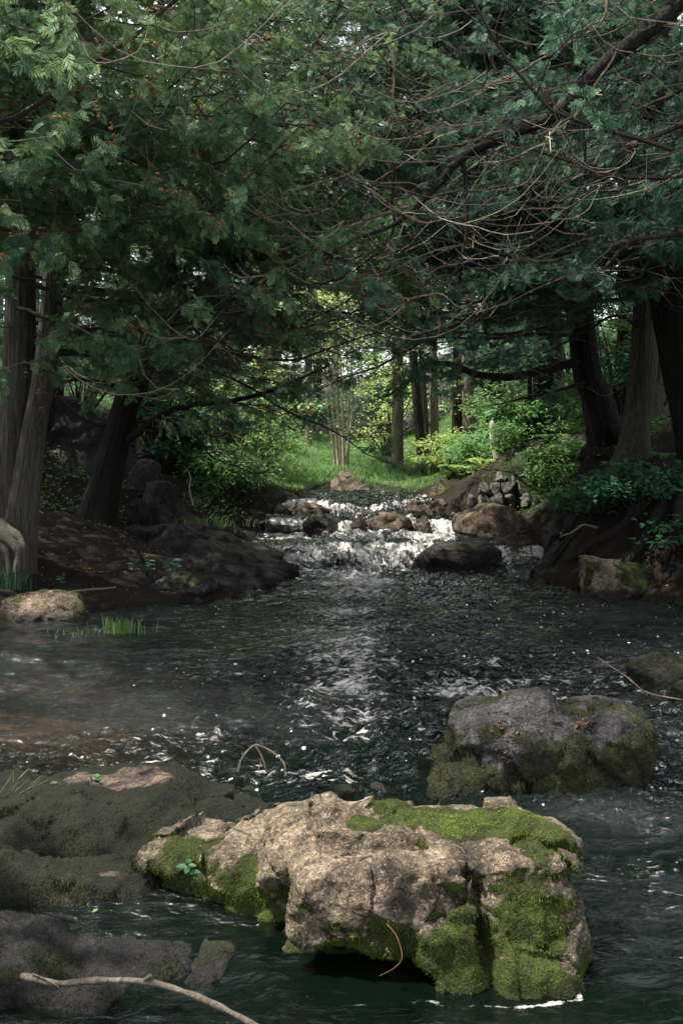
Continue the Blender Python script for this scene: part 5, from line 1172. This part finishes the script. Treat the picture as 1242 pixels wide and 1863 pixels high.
stick('dead_twig', 'forked bare twig arching out of the water left of centre', [(432, 1408, 5.0), (440, 1380, 5.0), (462, 1356, 5.02), (485, 1362, 5.03), (508, 1378, 5.0), (520, 1398, 4.98)], .005, .0035,
      side=[([(465, 1356, 5.02), (478, 1380, 5.0), (484, 1402, 4.98)], .004, .003), ([(476, 1376, 5.0), (474, 1388, 5.0), (470, 1402, 4.98)], .003, .002), ([(508, 1378, 5.0), (517, 1390, 4.96), (520, 1420, 4.9)], .004, .003)])
stick('dead_twig', 'long thin bare twig dipping into the water in front of the green black rock', [(1086, 1196, 7.0), (1110, 1212, 6.9), (1140, 1232, 6.75), (1172, 1258, 6.5), (1210, 1268, 6.4), (1260, 1276, 6.3)], .004, .006)
stick('fallen_branch', 'thin pale branch lying at the waterline of the left bank', [(100, 1082, 9.9), (150, 1074, 9.9), (200, 1070, 10.0), (212, 1068, 10.0)], .012, .008)
stick('fallen_branch', 'thin dead branch slanting through the leaf litter of the left bank', [(66, 926, 12.2), (130, 965, 11.7), (200, 1008, 11.2)], .008, .005, 'twig')
stick('fallen_log', 'short brown log lying in the grass left of the clearing', [(480, 868, 19.8), (500, 866, 19.8), (528, 862, 19.9)], .07, .06, 'bark_grey', cat='log')
stick('fallen_branch', 'bare crooked branch lying in the thicket left of the clearing', [(455, 845, 18.6), (490, 835, 18.6), (530, 838, 18.7), (560, 820, 18.8)], .014, .006, 'wood_tan', side=[([(480, 838, 18.6), (500, 822, 18.6), (530, 815, 18.6)], .008, .004), ([(510, 836, 18.6), (540, 846, 18.6), (580, 848, 18.6)], .008, .004)])
stick('dead_branch', 'pale bare branch hanging over the shrubs left of the falls', [(400, 745, 13.5), (418, 785, 13.4), (440, 815, 13.3), (470, 845, 13.2), (500, 850, 13.2)], .014, .005, 'wood_tan', side=[([(420, 788, 13.4), (450, 800, 13.3), (480, 802, 13.2)], .007, .003)], cat='branch')
stick('fallen_branch', 'bleached snapped twig among the shrubs left of the falls', [(352, 920, 13.2), (345, 890, 13.2), (347, 870, 13.2), (342, 855, 13.2)], .012, .006, 'bark_pale')
stick('exposed_root', 'bare crooked root hanging from the steep right bank above the small fall', [(1085, 960, 11.6), (1060, 955, 11.5), (1040, 968, 11.4), (1018, 976, 11.4)], .016, .008, 'wood_tan', cat='root')
stick('dry_stem', 'thin yellow dry stem standing against the front of the tan boulder', [(703, 1680, 3.06), (722, 1705, 3.03), (731, 1742, 3.0), (715, 1762, 2.99), (690, 1775, 2.98)], .0013, .0009, 'litter', k=4, cat='stem')

# grass tuft, water plants and small leaves near the camera
def tuft(label, c, n, h, w_, seed, spread=.12, mt_='grass', tone=.6, lean=.5, dirb=None):
    r = np.random.default_rng(seed); b = Buf(); p = np.array(c) + r.normal(size=(n, 3)) * [spread, spread * .4, 0]
    blades(b, r, p, h, w_, tone, lean, dirb); return tag(b.build('grass_tuft', M[mt_], None), label, 'grass', kind='stuff')
tuft('bright green grass tuft growing in the shallow water in front of the left bank', at(222, 1152, 8.7), 130, .14, .004, 1, .10)
tuft('sparse light green blades trailing on the water left of the grass tuft', at(165, 1158, 8.65), 60, .07, .004, 2, .17, lean=1.3, tone=.5)
tuft('green grass hanging in at the left edge on the low rounded rock', at(-6, 1520, 4.4), 110, .24, .003, 3, .05, tone=.5, lean=.8, dirb=np.array([.5, 0, -.1]))
tuft('dark green blades under the pale root at the left edge', at(20, 1072, 9.75), 70, .22, .004, 4, .10, 'shade_leaf' , .6)
tuft('grass tuft on the dark rocks at the left end of the falls', at(375, 958, 13.0), 160, .14, .005, 5, .3, tone=.6, lean=.7)
def sprout(label, c, h, n, size, seed, mt_='shade_leaf', tone=.6, lean=(0, 0)):
    r = np.random.default_rng(seed); root = thing('seedling', c, label, 'seedling'); st = Buf(); fb = Buf(); c = np.array(c)
    P = crom([c, c + [lean[0] * .5, lean[1] * .5, h * .5], c + [lean[0], lean[1], h]], 9); tube(st, P, .0012 + h * .006, 4, .5)
    for q in range(n):
        t = .35 + .65 * (q + 1) / n; p = P[min(int(t * 8), 8)]; a = q * 2.4 + r.normal() * .3
        instance(fb, LEAF, LEAFF, p[None], np.array([[math.cos(a), math.sin(a), .1]]), np.array([[0, -.3, 1.]]), np.array([size * r.uniform(.7, 1.1)]), np.full(1, tone + r.normal() * .1))
    st.build('stem', M['shade_leaf'], root); fb.build('leaf', M[mt_], root); return root
sprout('small green seedling growing from the front of the tan boulder at its left end', at(342, 1600, 3.62), .06, 7, .045, 1, tone=.75)
sprout('tiny seedling at the waterline just below the other one on the tan boulder', at(352, 1612, 3.62), .03, 4, .03, 2, tone=.6)
sprout('leafy sprig on the bare brown top of the low rounded rock', at(168, 1440, 4.5), .075, 8, .05, 3, 'broad_leaf', .7, (.03, 0))
sprout('small leafy sprig left of the larger sprig on the low rounded rock', at(106, 1444, 4.5), .05, 5, .035, 4, 'broad_leaf', .7)
for i, (a, b_, D, lab) in enumerate([(243, 1052, 10.5, 'upright green plant left of centre in the dark left bank'), (272, 1045, 10.5, 'small green plant between the two other plants of the dark left bank'), (312, 1050, 10.4, 'broad green plant right of the other plants in the dark left bank'), (112, 1068, 10.0, 'lone green blade plant above the sunlit pinkish rock')]):
    sprout(lab, at(a, b_, D), (.24, .14, .17, .12)[i], 9, (.10, .08, .14, .06)[i], 20 + i, 'shade_leaf', .8)
# single green leaf afloat
b = Buf(); th0 = np.linspace(0, 6.283, 15)[:-1]; c = at(186, 1663, 3.56); c[2] = .012
v = np.vstack([c, c + np.stack([.036 * np.cos(th0), .026 * np.sin(th0) * (1 - .3 * np.cos(th0)), .002 * np.sin(th0 * 3)], -1)]); b.add(v, [[0, i + 1, (i + 1) % 14 + 1] for i in range(14)], .8)
tag(b.build('floating_leaf', M['grass'], None), 'round green leaf floating on the still dark water at the left', 'leaf')
# dry brown leaves lying on the second boulder
b = Buf(); r = np.random.default_rng(12)
for (px, py, n_) in ((1060, 1318, 26), (913, 1372, 8), (908, 1318, 8), (928, 1345, 7)):
    tgt = at(px, py, 4.8); sel = bv[(np.abs((bv[:, 0] / bv[:, 1]) * F + 621 - px) < 16) & (np.abs(HY + (HC - bv[:, 2]) * F / bv[:, 1] - py) < 12) & (bn[:, 1] < .1)]
    if len(sel):
        pp = sel[r.integers(0, len(sel), n_)] + [0, -.008, .006]; leaves(b, r, pp, .024, .3, .45, 1)
o = b.build('dry_leaves', M['litter'], None); tag(o, 'dry brown leaves caught on the grey boulder right of centre', 'dry leaves', kind='stuff')
# withered leaf sprig at the left edge of the twin trunks
b = Buf(); r = np.random.default_rng(13); pp = np.concatenate([at(a, b_, 8.5) + r.normal(size=(9, 3)) * [.02, .02, .05] for a, b_ in ((48, 668), (75, 625), (88, 610), (76, 690), (100, 628), (70, 715), (258, 605), (222, 632))])
leaves(b, r, pp, .045, .1, .95, 1); tag(b.build('withered_leaves', M['litter'], None), 'withered tan leaves hanging in front of the twin trunks', 'dry leaves', kind='stuff')
print('script time', time.time() - T0, 'verts', sum(len(o.data.vertices) for o in bpy.data.objects if o.type == 'MESH'))
